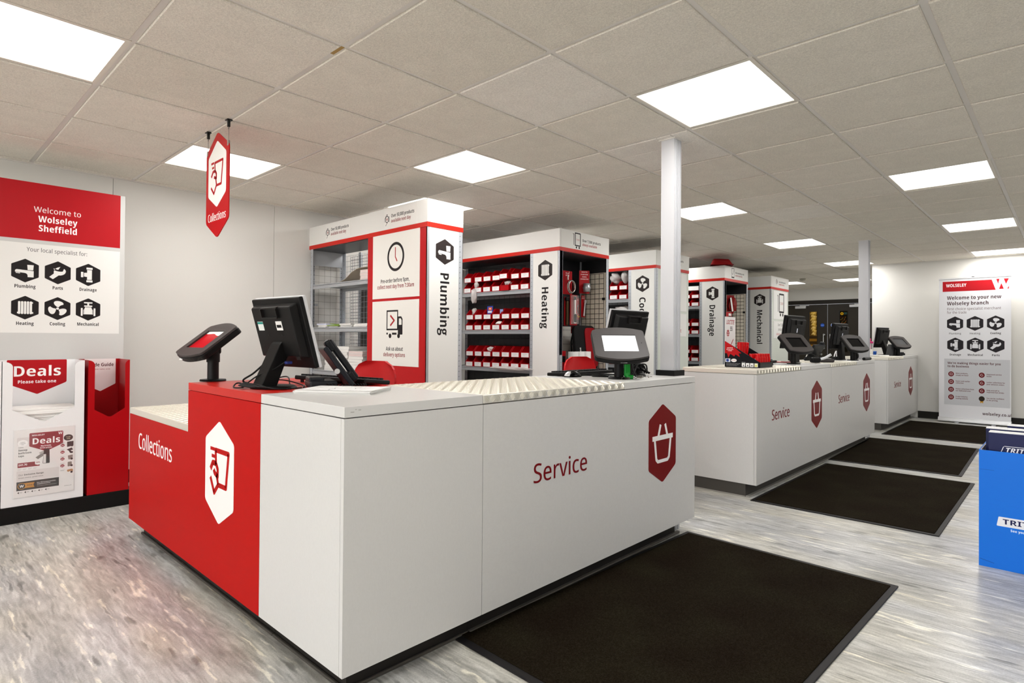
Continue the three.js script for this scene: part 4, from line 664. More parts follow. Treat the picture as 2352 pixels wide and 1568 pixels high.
const bagMat = M(0xe9e4e2, 0.18, 0, { transmission: 0.35, thickness: 0 });
function crumple(w, h, d, n, seedShift) {                                 // a crumpled film bag
  const g = new THREE.IcosahedronGeometry(0.5, n); const p = g.attributes.position;
  for (let i = 0; i < p.count; i++) { const x = p.getX(i), y = p.getY(i), z = p.getZ(i), k = 0.72 + 0.5 * vnoise(x * 5 + 20 + seedShift, y * 5 + 20 + z * 4, 64, 64, 91) + 0.2 * vnoise(x * 13 + 30, z * 13 + y * 9 + 30 + seedShift, 64, 64, 93); p.setXYZ(i, x * w * k, y * h * k, z * d * k); }
  g.deleteAttribute('normal'); g.deleteAttribute('uv'); const q = mergeVertices(g, 1e-6); q.computeVertexNormals();
  return clean(q);
}
{
  const rows = [['top', 1.6, 0.006], ['middle', 1.206, 0], ['bottom', 0.822, -0.002]];
  for (const [name, y, dz] of rows) for (let r = 0; r < 2; r++) for (let k = 0; k < 7; k++) {
    const gap = k === 6 && name === 'top' ? 0.03 : 0, z = -(3.886 + 0.1335 * k + gap + dz), odd = name === 'top' && k === 2, fwd = odd && r === 1 ? -0.03 : 0;
    bin(`red storage bin, ${k === 6 ? 'leftmost' : k === 0 ? 'rightmost' : ORD[k] + ' from the right,'} in ${r ? 'upper' : 'lower'} row of ${name} heating shelf`.replace(/most in/, 'most in'), 4.215 + r * 0.004 + fwd - (odd && !r ? 0.012 : 0), y + r * 0.11 + (fwd ? 0.006 : 0), z, 'red bins on the heating shelving', !(odd && r === 0));
  }
  const inBin = (name, label, cat, geo, mat, x, y, z) => single(name, label, cat, geo, mat, [x, y, z]);
  inBin('fittings_bag', 'torn white bag of brass fittings hanging over the top heating shelf', 'bag', [crumple(0.07, 0.15, 0.06, 4, 3)], bagMat, 4.2, 1.565, -4.6);
  inBin('fittings_bag', 'pink film bag bulging out of the left bins of the top heating shelf', 'bag', [crumple(0.04, 0.06, 0.05, 3, 5)], bagMat, 4.215, 1.68, -4.58);
  inBin('fittings_bag', 'clear bag lying in the plain red bin on the top heating shelf', 'bag', [crumple(0.07, 0.045, 0.09, 3, 8)], bagMat, 4.25, 1.672, -4.139);
  inBin('parts_packet', 'blue and orange packet standing in a bin of the middle heating shelf', 'packet', [RB(0.008, 0.095, 0.085, 0.003, 0, 0, 0, 1)], M(0x3349a8, 0.25), 4.262, 1.405, -4.42); scene.children.at(-1).add(Object.assign(new THREE.Mesh(mg([B(0.001, 0.03, 0.05, -0.0045, 0.02, 0.005)]), M(0xe8642a, 0.3)), { name: 'orange_print' }), Object.assign(new THREE.Mesh(mg([B(0.001, 0.02, 0.06, -0.0045, -0.012, 0), B(0.001, 0.014, 0.014, -0.0052, 0.02, 0.004)]), M(0xe6e8f2, 0.3)), { name: 'white_print' }));
  inBin('parts_packet', 'small blue and white packet in a bin of the middle heating shelf', 'packet', [RB(0.008, 0.06, 0.045, 0.003, 0, 0, 0, 1)], M(0x8ba0d0, 0.25), 4.25, 1.385, -4.24);
  inBin('fittings_bag', 'clear bag in the top left bin of the middle heating shelf', 'bag', [crumple(0.04, 0.08, 0.06, 3, 10)], bagMat, 4.262, 1.4, -4.66);
  inBin('fittings_bag', 'small white fittings heaped in a lower bin of the middle heating shelf', 'bag', [crumple(0.07, 0.04, 0.09, 4, 13)], M(0xe4e2df, 0.4), 4.262, 1.272, -4.273);
  inBin('fittings_bag', 'clear bag in an upper bin of the bottom heating shelf', 'bag', [crumple(0.07, 0.06, 0.08, 4, 16)], bagMat, 4.262, 1.0, -4.407);
  inBin('fittings_bag', 'long clear film bag spilling over the front of the bottom heating shelf', 'bag', [crumple(0.04, 0.035, 0.5, 5, 19)], bagMat, 4.19, 0.822, -4.05);
  // cooling and drainage bins
  for (const [unit, x0, cols, z0] of [['cooling', 5.941, 2, 3.895], ['drainage', 7.758, 2, 3.885]]) for (const [name, y] of [['top', 1.6], ['middle', 1.206], ['bottom', 0.822]]) for (let r = 0; r < 2; r++) for (let k = 0; k < cols; k++) {
    bin(`red storage bin, ${k ? 'left' : 'right'} one in ${r ? 'upper' : 'lower'} row of ${name} ${unit} shelf`, x0 + r * 0.004, y + r * 0.11, -(z0 + 0.1335 * k), `red bins on the ${unit} shelving`);
  }
  inBin('pipe_elbow_bag', 'bag of white pipe fittings on the left upper bin of the top cooling shelf', 'bag', [crumple(0.14, 0.13, 0.13, 4, 22)], bagMat, 6.04, 1.86, -4.06);
  inBin('pipe_elbow_bag', 'upright clear bag in the right upper bin of the top cooling shelf', 'bag', [crumple(0.1, 0.16, 0.08, 4, 25)], bagMat, 6.03, 1.88, -3.92);
  inBin('pipe_elbow_bag', 'clear bag on the upper bins of the middle cooling shelf', 'bag', [crumple(0.1, 0.12, 0.2, 4, 28)], bagMat, 6.03, 1.46, -3.95);
  inBin('white_box', 'white carton on the upper row of the top drainage shelf', 'box', [RB(0.16, 0.06, 0.17, 0.003, 0, 0.03, 0, 1)], paperMat, 7.86, 1.822, -3.93);
}
// ---------------------------------------------------------------- printed matter on the plumbing shelves
{
  const pages = M(0xe4e1dc, 0.85), cover = M(0xf1f0ee, 0.5), pinkPages = M(0xdcc9c5, 0.85);
  const book = (label, w, h, d, at, turn, mat = pages, group) => { const t = thing('catalogue', label, 'catalogue', at, turn, group); part(t, 'pages', B(w - 0.004, h - 0.003, d - 0.004, 0, h / 2, 0), mat); part(t, 'cover', [B(w, 0.0012, d, 0, 0.0006, 0), B(w, 0.0012, d, 0, h - 0.0006, 0), B(0.0012, h, d, w / 2, h / 2, 0)], cover); return t; };
  const shelf3 = 0.812;
  [['left', -4.93, 4, 0.024, 0.2, 0.18], ['middle', -4.71, 9, 0.025, 0.21, 0.2], ['right', -4.49, 8, 0.0235, 0.21, 0.22]].forEach(([name, z, n, h, w, d], s) => { for (let i = 0; i < n; i++) book(`thick white catalogue, ${i === n - 1 ? 'topmost' : ORD[i] + ' from bottom'} of ${name} pile on low plumbing shelf`, w, h - 0.0008, d, [2.83 + rr(-0.012, 0.012), shelf3 + i * h, z + rr(-0.01, 0.01)], rr(-0.04, 0.04), s === 2 && i > 5 ? pinkPages : pages, 'catalogue piles on the low plumbing shelf'); });
  const shelf2 = 1.197;
  [['leftmost', -5.05, 2, 0.016, 0.15], ['second', -4.87, 2, 0.01, 0.14], ['third', -4.66, 3, 0.014, 0.19], ['rightmost', -4.42, 3, 0.013, 0.2]].forEach(([name, z, n, h, d]) => { for (let i = 0; i < n; i++) book(`thin white catalogue, ${['bottom', 'second', 'third'][i]} one of the ${name} pile on the middle plumbing shelf`, 0.2, h - 0.0008, d, [2.83 + rr(-0.01, 0.01), shelf2 + i * h, z + rr(-0.008, 0.008)], rr(-0.05, 0.05), pages, 'catalogue piles on the middle plumbing shelf'); });
  const gb = single('brochure', 'green and black brochure lying open on the middle plumbing shelf', 'brochure', [RB(0.18, 0.006, 0.15, 0.002, 0, 0.003, 0, 1), RB(0.16, 0.004, 0.12, 0.002, 0, 0.012, 0.01, 1).rotateX(0.14)], M(0x8fb23c, 0.4), [2.8, 1.219, -4.86], 0.2);
  single('paper_ream', 'pale blue ream of paper at the left end of the middle plumbing shelf', 'paper', [RB(0.2, 0.012, 0.16, 0.001, 0, 0.006, 0, 1)], M(0xd4d8ea, 0.7), [2.82, 1.2295, -5.06], 0.04);
  for (let i = 0; i < 4; i++) book(`grey edged book, ${['bottom', 'second', 'third', 'topmost'][i]} of the small pile on the top plumbing shelf`, 0.22, 0.023, 0.15, [2.83, 1.592 + i * 0.0238, -4.34 + rr(-0.004, 0.004)], rr(-0.02, 0.02), pinkPages, 'books on the top plumbing shelf');
  const c = new THREE.CatmullRomCurve3([V(0, 0.002, -0.36), V(0, 0.004, -0.2), V(0, 0.03, -0.06), V(0, 0.085, 0.06), V(0, 0.108, 0.16), V(0, 0.112, 0.3)]), top = c.getPoints(24), s = new THREE.Shape(); top.forEach((p, i) => (i ? s.lineTo(p.z, p.y + 0.0025) : s.moveTo(p.z, p.y + 0.0025))); top.reverse().forEach((p) => s.lineTo(p.z, p.y)); s.closePath();
  single('cardboard_sheet', 'beige cardboard sheet curling up over the books on the top plumbing shelf', 'cardboard sheet', [extrude(s, 0.25, 0, 1).rotateY(-H2).translate(0.125, 0, 0)], M(0xc4b7a4, 0.8), [2.83, 1.5925, -4.57]);
}
// ---------------------------------------------------------------- packs and tools at the shelving ends
{
  const film = M(0xffffff, 0.08, 0, { transmission: 0.9, thickness: 0 }), cardRed = M(0xa80d18, 0.35), zt = -3.7;
  const words = (lines, bg, color, w, h) => print(w, h, 2000, (x) => { x.fillStyle = bg; x.fillRect(0, 0, w, h); lines.forEach(([s, y, size, ww]) => T(x, s, w / 2, y, size, { color, bold: true, align: 'center', width: ww })); }, bg);
  const pack = (label, x0, x1, y0, y1, z, lines, tilt = 0) => { const t = thing('blister_pack', label, 'tool pack', [(x0 + x1) / 2, y1, z], 0, 'tool packs hanging in the heating shelving end'), w = x1 - x0, h = y1 - y0; const c = board(t, 'backing_card', w, h, 0.002, words(lines, '#a50c16', '#f3dede', w * 1000, h * 1000), cardRed, [0, -h / 2, 0]); part(t, 'hang_hook', [rod([0, -0.02, -0.08], [0, -0.02, 0.02], 0.0022, 6), rod([0, -0.02, 0.02], [0, -0.008, 0.024], 0.0022, 6)], chrome); if (tilt) t.rotation.y = tilt; return [t, w, h]; };
  let [a] = pack('red pack with a coiled metal hose, hanging top left in the heating tool bay', 4.565, 4.715, 1.565, 1.8, zt, [['FLEXI', 30, 14, 60], ['HOSE', 52, 14, 60]]);
  part(a, 'metal_hose', [new THREE.TorusGeometry(0.056, 0.006, 8, 40).scale(1, 1.12, 1).translate(0.02, -0.16, 0.03), new THREE.TorusGeometry(0.052, 0.006, 8, 40).scale(1, 1.12, 1).translate(0.022, -0.157, 0.042), cyl(0.009, 0.009, 0.05, 10, -0.03, -0.07, 0.03)], M(0xc9c4bf, 0.25, 0.9));
  let [b] = pack('red pack with a large grey pipe coupling, hanging right in the heating tool bay', 4.81, 4.925, 1.585, 1.82, zt + 0.04, [['MULTI', 20, 10, 66], ['PURPOSE', 45, 10, 80], ['PIPE', 70, 10, 50], ['CONNECTOR', 92, 10, 90]], -0.5);
  part(b, 'coupling', [lathe([[0, 0], [0.036, 0], [0.037, 0.03], [0.042, 0.034], [0.042, 0.048], [0.037, 0.052], [0.036, 0.085], [0, 0.085]], 24).translate(0.01, -0.22, 0.04)], M(0xb4b6ba, 0.35, 0.6));
  let [c] = pack('long clear pack with a white scraper tool, hanging left in the heating tool bay', 4.62, 4.735, 1.255, 1.56, zt + 0.05, [['', 10, 5]]);
  part(c, 'scraper', [RB(0.022, 0.17, 0.012, 0.004, 0.005, -0.1, 0.016), RB(0.03, 0.1, 0.02, 0.008, 0.008, -0.235, 0.016)], M(0xe6e2df, 0.35)); part(c, 'scraper_grip', [RB(0.032, 0.09, 0.022, 0.01, 0.008, -0.235, 0.018), RB(0.03, 0.035, 0.02, 0.008, 0.004, -0.035, 0.016)], black); part(c, 'clear_blister', RB(0.105, 0.29, 0.03, 0.008, 0, -0.15, 0.018), film);
  let [d] = pack('wide red pack with yellow handled cutters in the heating tool bay', 4.755, 4.875, 1.32, 1.54, zt - 0.03, [['PIPE CUTTER', 24, 9, 90]]);
  part(d, 'cutter', [tube([[-0.03, -0.07, 0.014], [0.0, -0.1, 0.02], [0.03, -0.16, 0.014]], 0.007), tube([[0.03, -0.07, 0.014], [0.0, -0.12, 0.02], [-0.02, -0.17, 0.014]], 0.007)], black); part(d, 'cutter_handle', tube([[0.0, -0.175, 0.014], [0.02, -0.195, 0.02], [0.045, -0.19, 0.014]], 0.006), M(0xd8a91f, 0.4));
  let [e] = pack('narrow red pack with a steel tube wrench in the heating tool bay', 4.885, 4.95, 1.345, 1.57, zt - 0.01, [['BASIN', 20, 8, 40], ['WRENCH', 36, 8, 48]]);
  part(e, 'tube_wrench', [rod([0.01, -0.06, 0.018], [-0.012, -0.215, 0.018], 0.009, 12), RB(0.028, 0.03, 0.02, 0.003, 0.012, -0.06, 0.018)], silver);
  const [f] = pack('dark pack with brass tool, leftmost in the heating tool bay', 4.565, 4.625, 1.25, 1.535, zt + 0.02, [['', 10, 5]]);
  part(f, 'brass_tool', [RB(0.03, 0.24, 0.02, 0.006, 0, -0.16, 0.015)], M(0x4d3a20, 0.35, 0.5)); part(f, 'tool_head', RB(0.05, 0.035, 0.024, 0.006, 0, -0.02, 0.014), black);
  const g = thing('pliers', 'black pliers with a red card hanging low in the heating tool bay', 'pliers', [4.72, 1.245, zt + 0.01]); board(g, 'backing_card', 0.06, 0.07, 0.002, words([['GRIP', 24, 9, 40]], '#a50c16', '#f3dede', 60, 70), cardRed, [0, -0.035, 0]);
  part(g, 'handle', tube([[-0.008, -0.07, 0.01], [-0.038, -0.14, 0.012], [-0.03, -0.29, 0.012]], 0.008)); part(g, 'handle', tube([[0.008, -0.07, 0.01], [0.036, -0.14, 0.012], [0.02, -0.28, 0.012]], 0.008)); part(g, 'jaws', [RB(0.04, 0.06, 0.014, 0.006, 0, -0.06, 0.012)], M(0x3a3a3c, 0.3, 0.7)); for (const q of g.children) if (q.name === 'handle') q.material = black;
  const k = thing('kneeling_mat', 'black and red rounded kneeling mat leaning in the heating tool bay', 'kneeling mat', [4.82, 0.8, -3.6], -0.06);
  part(k, 'black_pad', extrude(roundPoly([[-0.172, 0], [0.16, 0], [0.16, 0.455], [-0.172, 0.455]], 0.07), 0.04, 0.01).rotateX(-0.12), M(0x100f10, 0.7)); part(k, 'red_panel', extrude(roundPoly([[-0.02, 0.03], [0.15, 0.03], [0.15, 0.43], [-0.02, 0.43]], 0.05), 0.012, 0.004).translate(0, 0, 0.04).rotateX(-0.12), M(0x8f0a14, 0.6)); part(k, 'white_lettering', letters('WORKWEAR', fontBold, 0.02, 0.13, 0.001).rotateZ(H2).translate(-0.09, 0.1, 0.041).rotateX(-0.12), M(0xe8e6e3, 0.5));
  const rl = thing('paper_roll_pack', 'white pack of rolls behind the right red chair', 'roll pack', [4.6, 0.8, -3.51]); part(rl, 'roll', [0, 1, 2].map((i) => cyl(0.05, 0.05, 0.195, 24, -0.1 + i * 0.1, 0.0975, 0)), M(0xeeedeb, 0.8)); part(rl, 'printed_band', [B(0.3, 0.05, 0.001, 0.02, 0.08, 0.051)], cardRed);
  const rb = thing('tool_carton', 'small red carton on the floor of the heating tool bay, at its left', 'carton', [4.48, 0.8, -3.68]); part(rb, 'carton_body', RB(0.11, 0.2, 0.1, 0.003, 0, 0.1, 0, 1), cardRed); part(rb, 'carton_window', B(0.07, 0.06, 0.001, 0.01, 0.12, 0.0508), black);
  // drainage end
  const d1 = thing('blister_pack', 'dark red film pack hanging top left in the drainage tool bay', 'tool pack', [8.3, 1.77, -3.62], -0.3); board(d1, 'backing_card', 0.15, 0.23, 0.002, words([['', 10, 4]], '#8c0f14', '#fff', 150, 230), cardRed, [0.02, -0.115, 0]); part(d1, 'film_bag', [crumple(0.15, 0.2, 0.05, 4, 40).translate(0.03, -0.14, 0.03)], M(0x7d1512, 0.25)); part(d1, 'white_strip', B(0.03, 0.2, 0.001, -0.05, -0.13, 0.06).rotateZ(0.2), paperMat);
  const d2 = thing('blister_pack', 'red pack with a white corner print hanging lower in the drainage tool bay', 'tool pack', [8.06, 1.52, -3.54]); board(d2, 'backing_card', 0.26, 0.11, 0.002, print(300, 110, 1000, (x) => { x.fillStyle = '#a8121c'; x.fillRect(0, 0, 300, 110); x.fillStyle = '#e8e2e0'; x.fillRect(180, 20, 100, 34); x.fillStyle = '#26201e'; x.fillRect(180, 56, 100, 40); }, '#a8121c'), cardRed, [0, -0.055, 0]);
}
// red cloth on the drainage unit
{
  const g = new THREE.PlaneGeometry(0.62, 0.3, 40, 20).rotateX(-H2), p = g.attributes.position;
  for (let i = 0; i < p.count; i++) { const x = p.getX(i), z = p.getZ(i), e = Math.min(1, (0.31 - Math.abs(x)) / 0.08) * Math.min(1, (0.15 - Math.abs(z)) / 0.05); p.setY(i, e * (0.05 + 0.05 * Math.exp(-((x + 0.05) ** 2) / 0.02)) + 0.012 * Math.sin(x * 40 + z * 20) * e); }
  g.computeVertexNormals();
  const b = g.clone(); b.index.array.reverse(); b.translate(0, -0.004, 0); b.computeVertexNormals();
  single('red_banner_cloth', 'dark red folded banner lying on top of the drainage shelving header', 'banner', [g, b], M(0x8e0a12, 0.6), [7.95, HT + 0.004, -3.6], 0.5);
}
// ---------------------------------------------------------------- tablets on posts
function tabletStand(label, o) {                                          // local: post at the origin, screen towards +z and up
  const t = thing('tablet_stand', label, 'tablet stand', o.at, o.turn, 'black tablet kiosks on the counters'), s = o.scale, h = o.h, tilt = H2 - (H2 - o.tilt), w = 0.287 * s, k = 0.222 * s;
  part(t, 'base_plate', lathe([[0, 0], [0.056, 0], [0.057, 0.003], [0.055, 0.009], [0, 0.009]], 36), black);
  part(t, 'post', [cyl(0.0245, 0.0245, h - 0.03, 28, 0, (h - 0.03) / 2, 0), cyl(0.0285, 0.0285, 0.055, 28, 0, h - 0.075, 0)], black);
  const head = new THREE.Group(); head.name = 'tablet_head'; head.position.set(0, h, o.fwd ?? 0.012); head.rotation.x = o.tilt; t.add(head);
  const outline = (q) => { const sh = new THREE.Shape(), a = w / 2 - q, b = k / 2 - q, r = 0.022, u = 0.019 * s; sh.moveTo(-a, -b + r); sh.lineTo(-a, b - r); sh.quadraticCurveTo(-a, b - 0.003, -a + r, b); sh.quadraticCurveTo(0, b + 2 * u, a - r, b); sh.quadraticCurveTo(a, b - 0.003, a, b - r); sh.lineTo(a, -b + r); sh.quadraticCurveTo(a, -b + 0.003, a - r, -b); sh.quadraticCurveTo(0, -b - 2 * u, -a + r, -b); sh.quadraticCurveTo(-a, -b + 0.003, -a, -b + r); return sh; };
  const sw = 0.186 * s, sk = 0.136 * s, face = outline(0.002), hole = new THREE.Path(); hole.moveTo(-sw / 2, -sk / 2); hole.lineTo(-sw / 2, sk / 2); hole.lineTo(sw / 2, sk / 2); hole.lineTo(sw / 2, -sk / 2); hole.closePath(); face.holes.push(hole);
  part(head, 'bezel', extrude(face, 0.012, 0.002, 10).translate(0, 0, -0.004), enclosureMat);
  part(head, 'rear_shell', [extrude(outline(0), 0.026, 0.004, 10).translate(0, 0, -0.03), RB(0.12, 0.1, 0.03, 0.012, 0, -0.01, -0.04)], black);
  const scr = board(head, 'screen', sw, sk, 0.003, o.screen, blackGloss, [0, 0, -0.0015]); scr.material[4] = M(0xffffff, 0.12, 0, { map: o.screen, emissive: 0xffffff, emissiveMap: o.screen, emissiveIntensity: o.glow ?? 0 });
  part(head, 'home_button', cyl(0.0035, 0.0035, 0.001, 14).rotateX(H2).translate(w / 2 - 0.028, 0, 0.008), M(0x1c1a1a, 0.3));
  if (o.tag) part(head, 'white_tag', B(0.034, 0.013, 0.0008, 0, 0, 0).rotateX(0.5).translate(o.tag, -k / 2 - 0.0135 * s, -0.014), paperMat);
  part(t, 'tilt_joint', [RB(0.05, 0.06, 0.05, 0.01, 0, h - 0.035, -0.004), cyl(0.012, 0.012, 0.062, 14).rotateZ(H2).translate(0, h - 0.04, -0.006)], black);
  return t;
}
const off = print(20, 15, 3000, () => {}, '#0b0b0d'), greyScreen = print(20, 15, 3000, () => {}, '#5a5a5c'), whiteScreen = print(186, 136, 1200, (x) => { x.fillStyle = '#f4f4f6'; x.fillRect(0, 0, 186, 136); x.fillStyle = '#dfe3ea'; x.fillRect(168, 6, 6, 124); }, '#f4f4f6');
const redScreen = print(186, 136, 1200, (x) => { x.fillStyle = '#a5121b'; x.fillRect(0, 0, 186, 136); x.fillStyle = '#e9e6e2'; x.beginPath(); x.moveTo(0, 0); x.lineTo(186, 0); x.lineTo(186, 30); x.bezierCurveTo(140, 38, 120, 28, 100, 22); x.bezierCurveTo(70, 10, 30, 26, 0, 18); x.fill(); disc(x, 96, 128, 2, '#d67a7f'); disc(x, 104, 125, 2, '#d67a7f'); }, '#a5121b');
const D = Math.PI / 180;
tabletStand('black tablet kiosk with a red screen standing on the red counter', { at: [1.048, TOP, -2.965], turn: -H2 + 4.5 * D, scale: 0.97, h: 0.192, tilt: -0.905 + 0.0, screen: redScreen, glow: 0.25, tag: -0.06, fwd: 0.03 });
tabletStand('black tablet kiosk with a bright white screen on the nearest service counter', { at: [2.665, TOP, -1.77], turn: -45 * D, scale: 1.0, h: 0.187, tilt: -0.86, screen: whiteScreen, glow: 0.55, tag: 0.005, fwd: 0.02 });
tabletStand('black tablet kiosk with a dark screen beside the red bottle display box', { at: [5.52, 0.907, -1.815], turn: -29 * D, scale: 0.93, h: 0.19, tilt: -0.81, screen: off, fwd: 0.03 });
tabletStand('black tablet kiosk with a dark screen at the right end of the middle counter', { at: [7.17, 0.907, -1.74], turn: -30 * D, scale: 0.93, h: 0.19, tilt: -0.755, screen: off, fwd: 0.03 });
const farTablet = tabletStand('black tablet kiosk with a grey screen on the farthest counter by the wall', { at: [9.75, 0.917, -1.79], turn: -34 * D, scale: 0.92, h: 0.195, tilt: -0.815, screen: greyScreen, fwd: 0.03 });
part(farTablet, 'wedge_base', extrude(new THREE.Shape([[-0.2, 0], [0.14, 0], [0.14, 0.03], [0.0, 0.16], [-0.05, 0.16]].map((q) => new THREE.Vector2(...q))), 0.09, 0.006, 1).rotateY(34 * D).translate(-0.06, 0, -0.1), black);
// ---------------------------------------------------------------- monitors, seen from behind
function monitor(label, o) {                                              // local: foot at the origin, screen towards +z
  const t = thing('computer_monitor', label, 'monitor', o.at, o.turn, 'black computer monitors on the counters'), w = 0.365 * (o.s ?? 1), h = 0.3 * (o.s ?? 1), f = o.fwd;
  part(t, 'foot', lathe([[0, 0], [0.1, 0], [0.102, 0.004], [0.09, 0.011], [0, 0.013]], 40).scale(1, 1, 0.85), black);
  const sl = (pts, wd) => extrude(new THREE.Shape(pts.map((p) => new THREE.Vector2(...p))), wd, 0.004, 2).translate(0, 0, -wd / 2).rotateY(-H2);
  part(t, 'stand_arm', [sl([[-0.075, 0.008], [-0.005, 0.008], [f - 0.012, o.h - 0.1], [f - 0.03, o.h - 0.03], [f - 0.05, o.h - 0.05]], 0.07)], black);
  part(t, 'arm_bracket', RB(0.042, 0.075, 0.012, 0.003, 0, o.h - 0.105, f - 0.04).rotateX(0), charcoal);
  const head = new THREE.Group(); head.name = 'display_head'; head.position.set(0, o.h, f); head.rotation.x = -o.tilt; t.add(head);
  part(head, 'front_bezel', [RB(w, h, 0.014, 0.004, 0, 0, 0.006)], o.bezel ?? M(0xc7c7c9, 0.4));
  part(head, 'screen', B(w - 0.032, h - 0.05, 0.001, 0, 0.006, 0.0136), blackGloss);
  const shell = (a, b, z0, z1, k) => { const g = RB(a, b, z1 - z0, 0.006, 0, k, (z0 + z1) / 2, 2); const p = g.attributes.position; for (let i = 0; i < p.count; i++) { const q = Math.max(0, Math.min(1, (z1 - p.getZ(i)) / (z1 - z0))); p.setX(i, p.getX(i) * (1 - 0.09 * q)); p.setY(i, (p.getY(i) - k) * (1 - 0.1 * q) + k); } g.computeVertexNormals(); return g; };
  part(head, 'rear_shell', [RB(w - 0.004, h - 0.004, 0.02, 0.006, 0, 0, -0.009), shell(w - 0.05, h - 0.07, -0.05, -0.016, 0.012)], black);
  part(head, 'handle_recess', [BB(-0.06, 0.06, 0.072, 0.078, -0.062, -0.046), BB(-0.06, 0.06, 0.112, 0.118, -0.056, -0.036), BB(-0.06, -0.054, 0.078, 0.112, -0.06, -0.046), BB(0.054, 0.06, 0.078, 0.112, -0.06, -0.046)], M(0x1c1a19, 0.3));
  const v = []; for (let i = 0; i < 30; i++) for (const s of o.vents ?? [-1]) { v.push(B(0.028, 0.0022, 0.0015, s * 0.126, 0.06 - i * 0.0056, -0.049)); }
  part(head, 'vent_slats', v, M(0x2c2a29, 0.5), { kind: 'stuff' });
  part(head, 'screws', [[-0.05, 0.0], [0.05, 0.0], [-0.05, -0.09], [0.05, -0.09]].map(([a, b]) => cyl(0.003, 0.003, 0.002, 10).rotateX(H2).translate(a, b, -0.0505)), M(0x3a3938, 0.3, 0.8));
  if (o.stickers) { part(head, 'barcode_sticker', [B(0.045, 0.038, 0.0006, -0.045, 0.04, -0.0506)], paperMat); part(head, 'barcode', Array.from({ length: 12 }, (_, i) => B(0.0012 + (i % 3) * 0.0005, 0.012, 0.0006, -0.06 + i * 0.0028, 0.038, -0.0512)), black); part(head, 'asset_sticker', [B(0.042, 0.038, 0.0006, 0.095, 0.04, -0.0506)], M(0xdfe6e2, 0.5)); part(head, 'sticker_band', B(0.042, 0.009, 0.0006, 0.095, 0.053, -0.0512), M(0x2f8f83, 0.5)); }
  if (o.tag) { part(head, 'white_tag', RB(0.018, 0.04, 0.001, 0.0004, 0.02, 0.02, -0.052, 1), M(0xdfe4f2, 0.5)); }
  return t;
}
{
  const m = monitor('black monitor seen from behind with two stickers and tangled cables on the red counter', { at: [1.085, TOP, -2.405], turn: 95.7 * D, fwd: 0.055, h: 0.23, tilt: 0.273, stickers: true });
  part(m, 'cable', tube([[0.04, 0.115, 0.0], [0.05, 0.06, -0.06], [0.075, 0.03, -0.09], [0.07, 0.012, -0.05], [0.05, 0.011, -0.02]], 0.0038, 40), cableMat); part(m, 'cable', tube([[-0.06, 0.11, 0.02], [-0.04, 0.08, -0.02], [0.02, 0.05, -0.06], [0.06, 0.016, -0.085], [0.02, 0.008, -0.12], [0.07, 0.006, -0.13], [0.1, 0.02, -0.1], [0.06, 0.012, -0.07]], 0.003, 60), cableMat);
  for (let i = 0; i < 4; i++) part(m, 'cable', tube([[0.1 - i * 0.01, 0.01 + i * 0.004, -0.07], [0.06, 0.014 + i * 0.003, -0.115 + i * 0.006], [0.0, 0.01 + i * 0.003, -0.11 + i * 0.01], [-0.06 - i * 0.02, 0.006, -0.06], [-0.14, 0.005, -0.02 + i * 0.02]], 0.0028, 40), cableMat);
  part(m, 'plug', [RB(0.018, 0.012, 0.026, 0.003, -0.075, -0.0, 0.02).translate(0, 0.105, 0)], M(0x26306e, 0.4), { label: 'blue video plug' });
  monitor('black monitor behind the white screen tablet on the nearest service counter', { at: [3.07, TOP, -1.96], turn: 174.5 * D, fwd: 0.04, h: 0.25, tilt: 0.263, vents: [-1, 1], s: 0.965 });
  monitor('black monitor behind the dark tablet beside the bottle display box', { at: [5.93, 0.907, -1.98], turn: 173.5 * D, fwd: -0.02, h: 0.293, tilt: 0.14, tag: true, bezel: black, s: 1.06 });
  monitor('black monitor behind the tablet at the right end of the middle counter', { at: [7.3, 0.907, -1.93], turn: 172 * D, fwd: -0.01, h: 0.265, tilt: 0.15, tag: true, bezel: black, s: 0.97 });
  monitor('small looking monitor behind the grey screen tablet on the farthest counter', { at: [9.95, 0.917, -2.0], turn: 168 * D, fwd: 0.05, h: 0.26, tilt: 0.15 });
}
// ---------------------------------------------------------------- keyboards, mice, phones, papers
function keyboard(label, at, turn, lift = 0.04) {
  const t = thing('keyboard', label, 'keyboard', at, turn, 'black keyboards on the counters'), g = [];
  part(t, 'keyboard_case', RB(0.45, 0.02, 0.16, 0.006, 0, 0.012, 0).rotateX(lift), black);
  for (let r = 0; r < 5; r++) for (let c = 0; c < 21; c++) if (c !== 15) g.push(RB(0.0165, 0.009, 0.0165, 0.002, -0.205 + c * 0.0203, 0.0255, -0.048 + r * 0.0215, 1));
  part(t, 'keys', mg(g).rotateX(lift), M(0x151415, 0.5), { kind: 'stuff' });
  part(t, 'foot', RB(0.02, 0.016, 0.006, 0.002, -0.18, 0.006, -0.07, 1), black); part(t, 'foot', RB(0.02, 0.016, 0.006, 0.002, 0.18, 0.006, -0.07, 1), black);
  return t;
}
keyboard('black keyboard behind the desk phone on the red counter', [1.425, TOP + 0.003, -2.46], 103 * D, 0.1);
keyboard('black keyboard between the mouse and the white screen tablet', [2.8, TOP, -2.125], 2 * D, -0.05);
keyboard('black keyboard behind the dark tablet near the bottle display box', [5.45, 0.907, -2.08], 4 * D, -0.05);
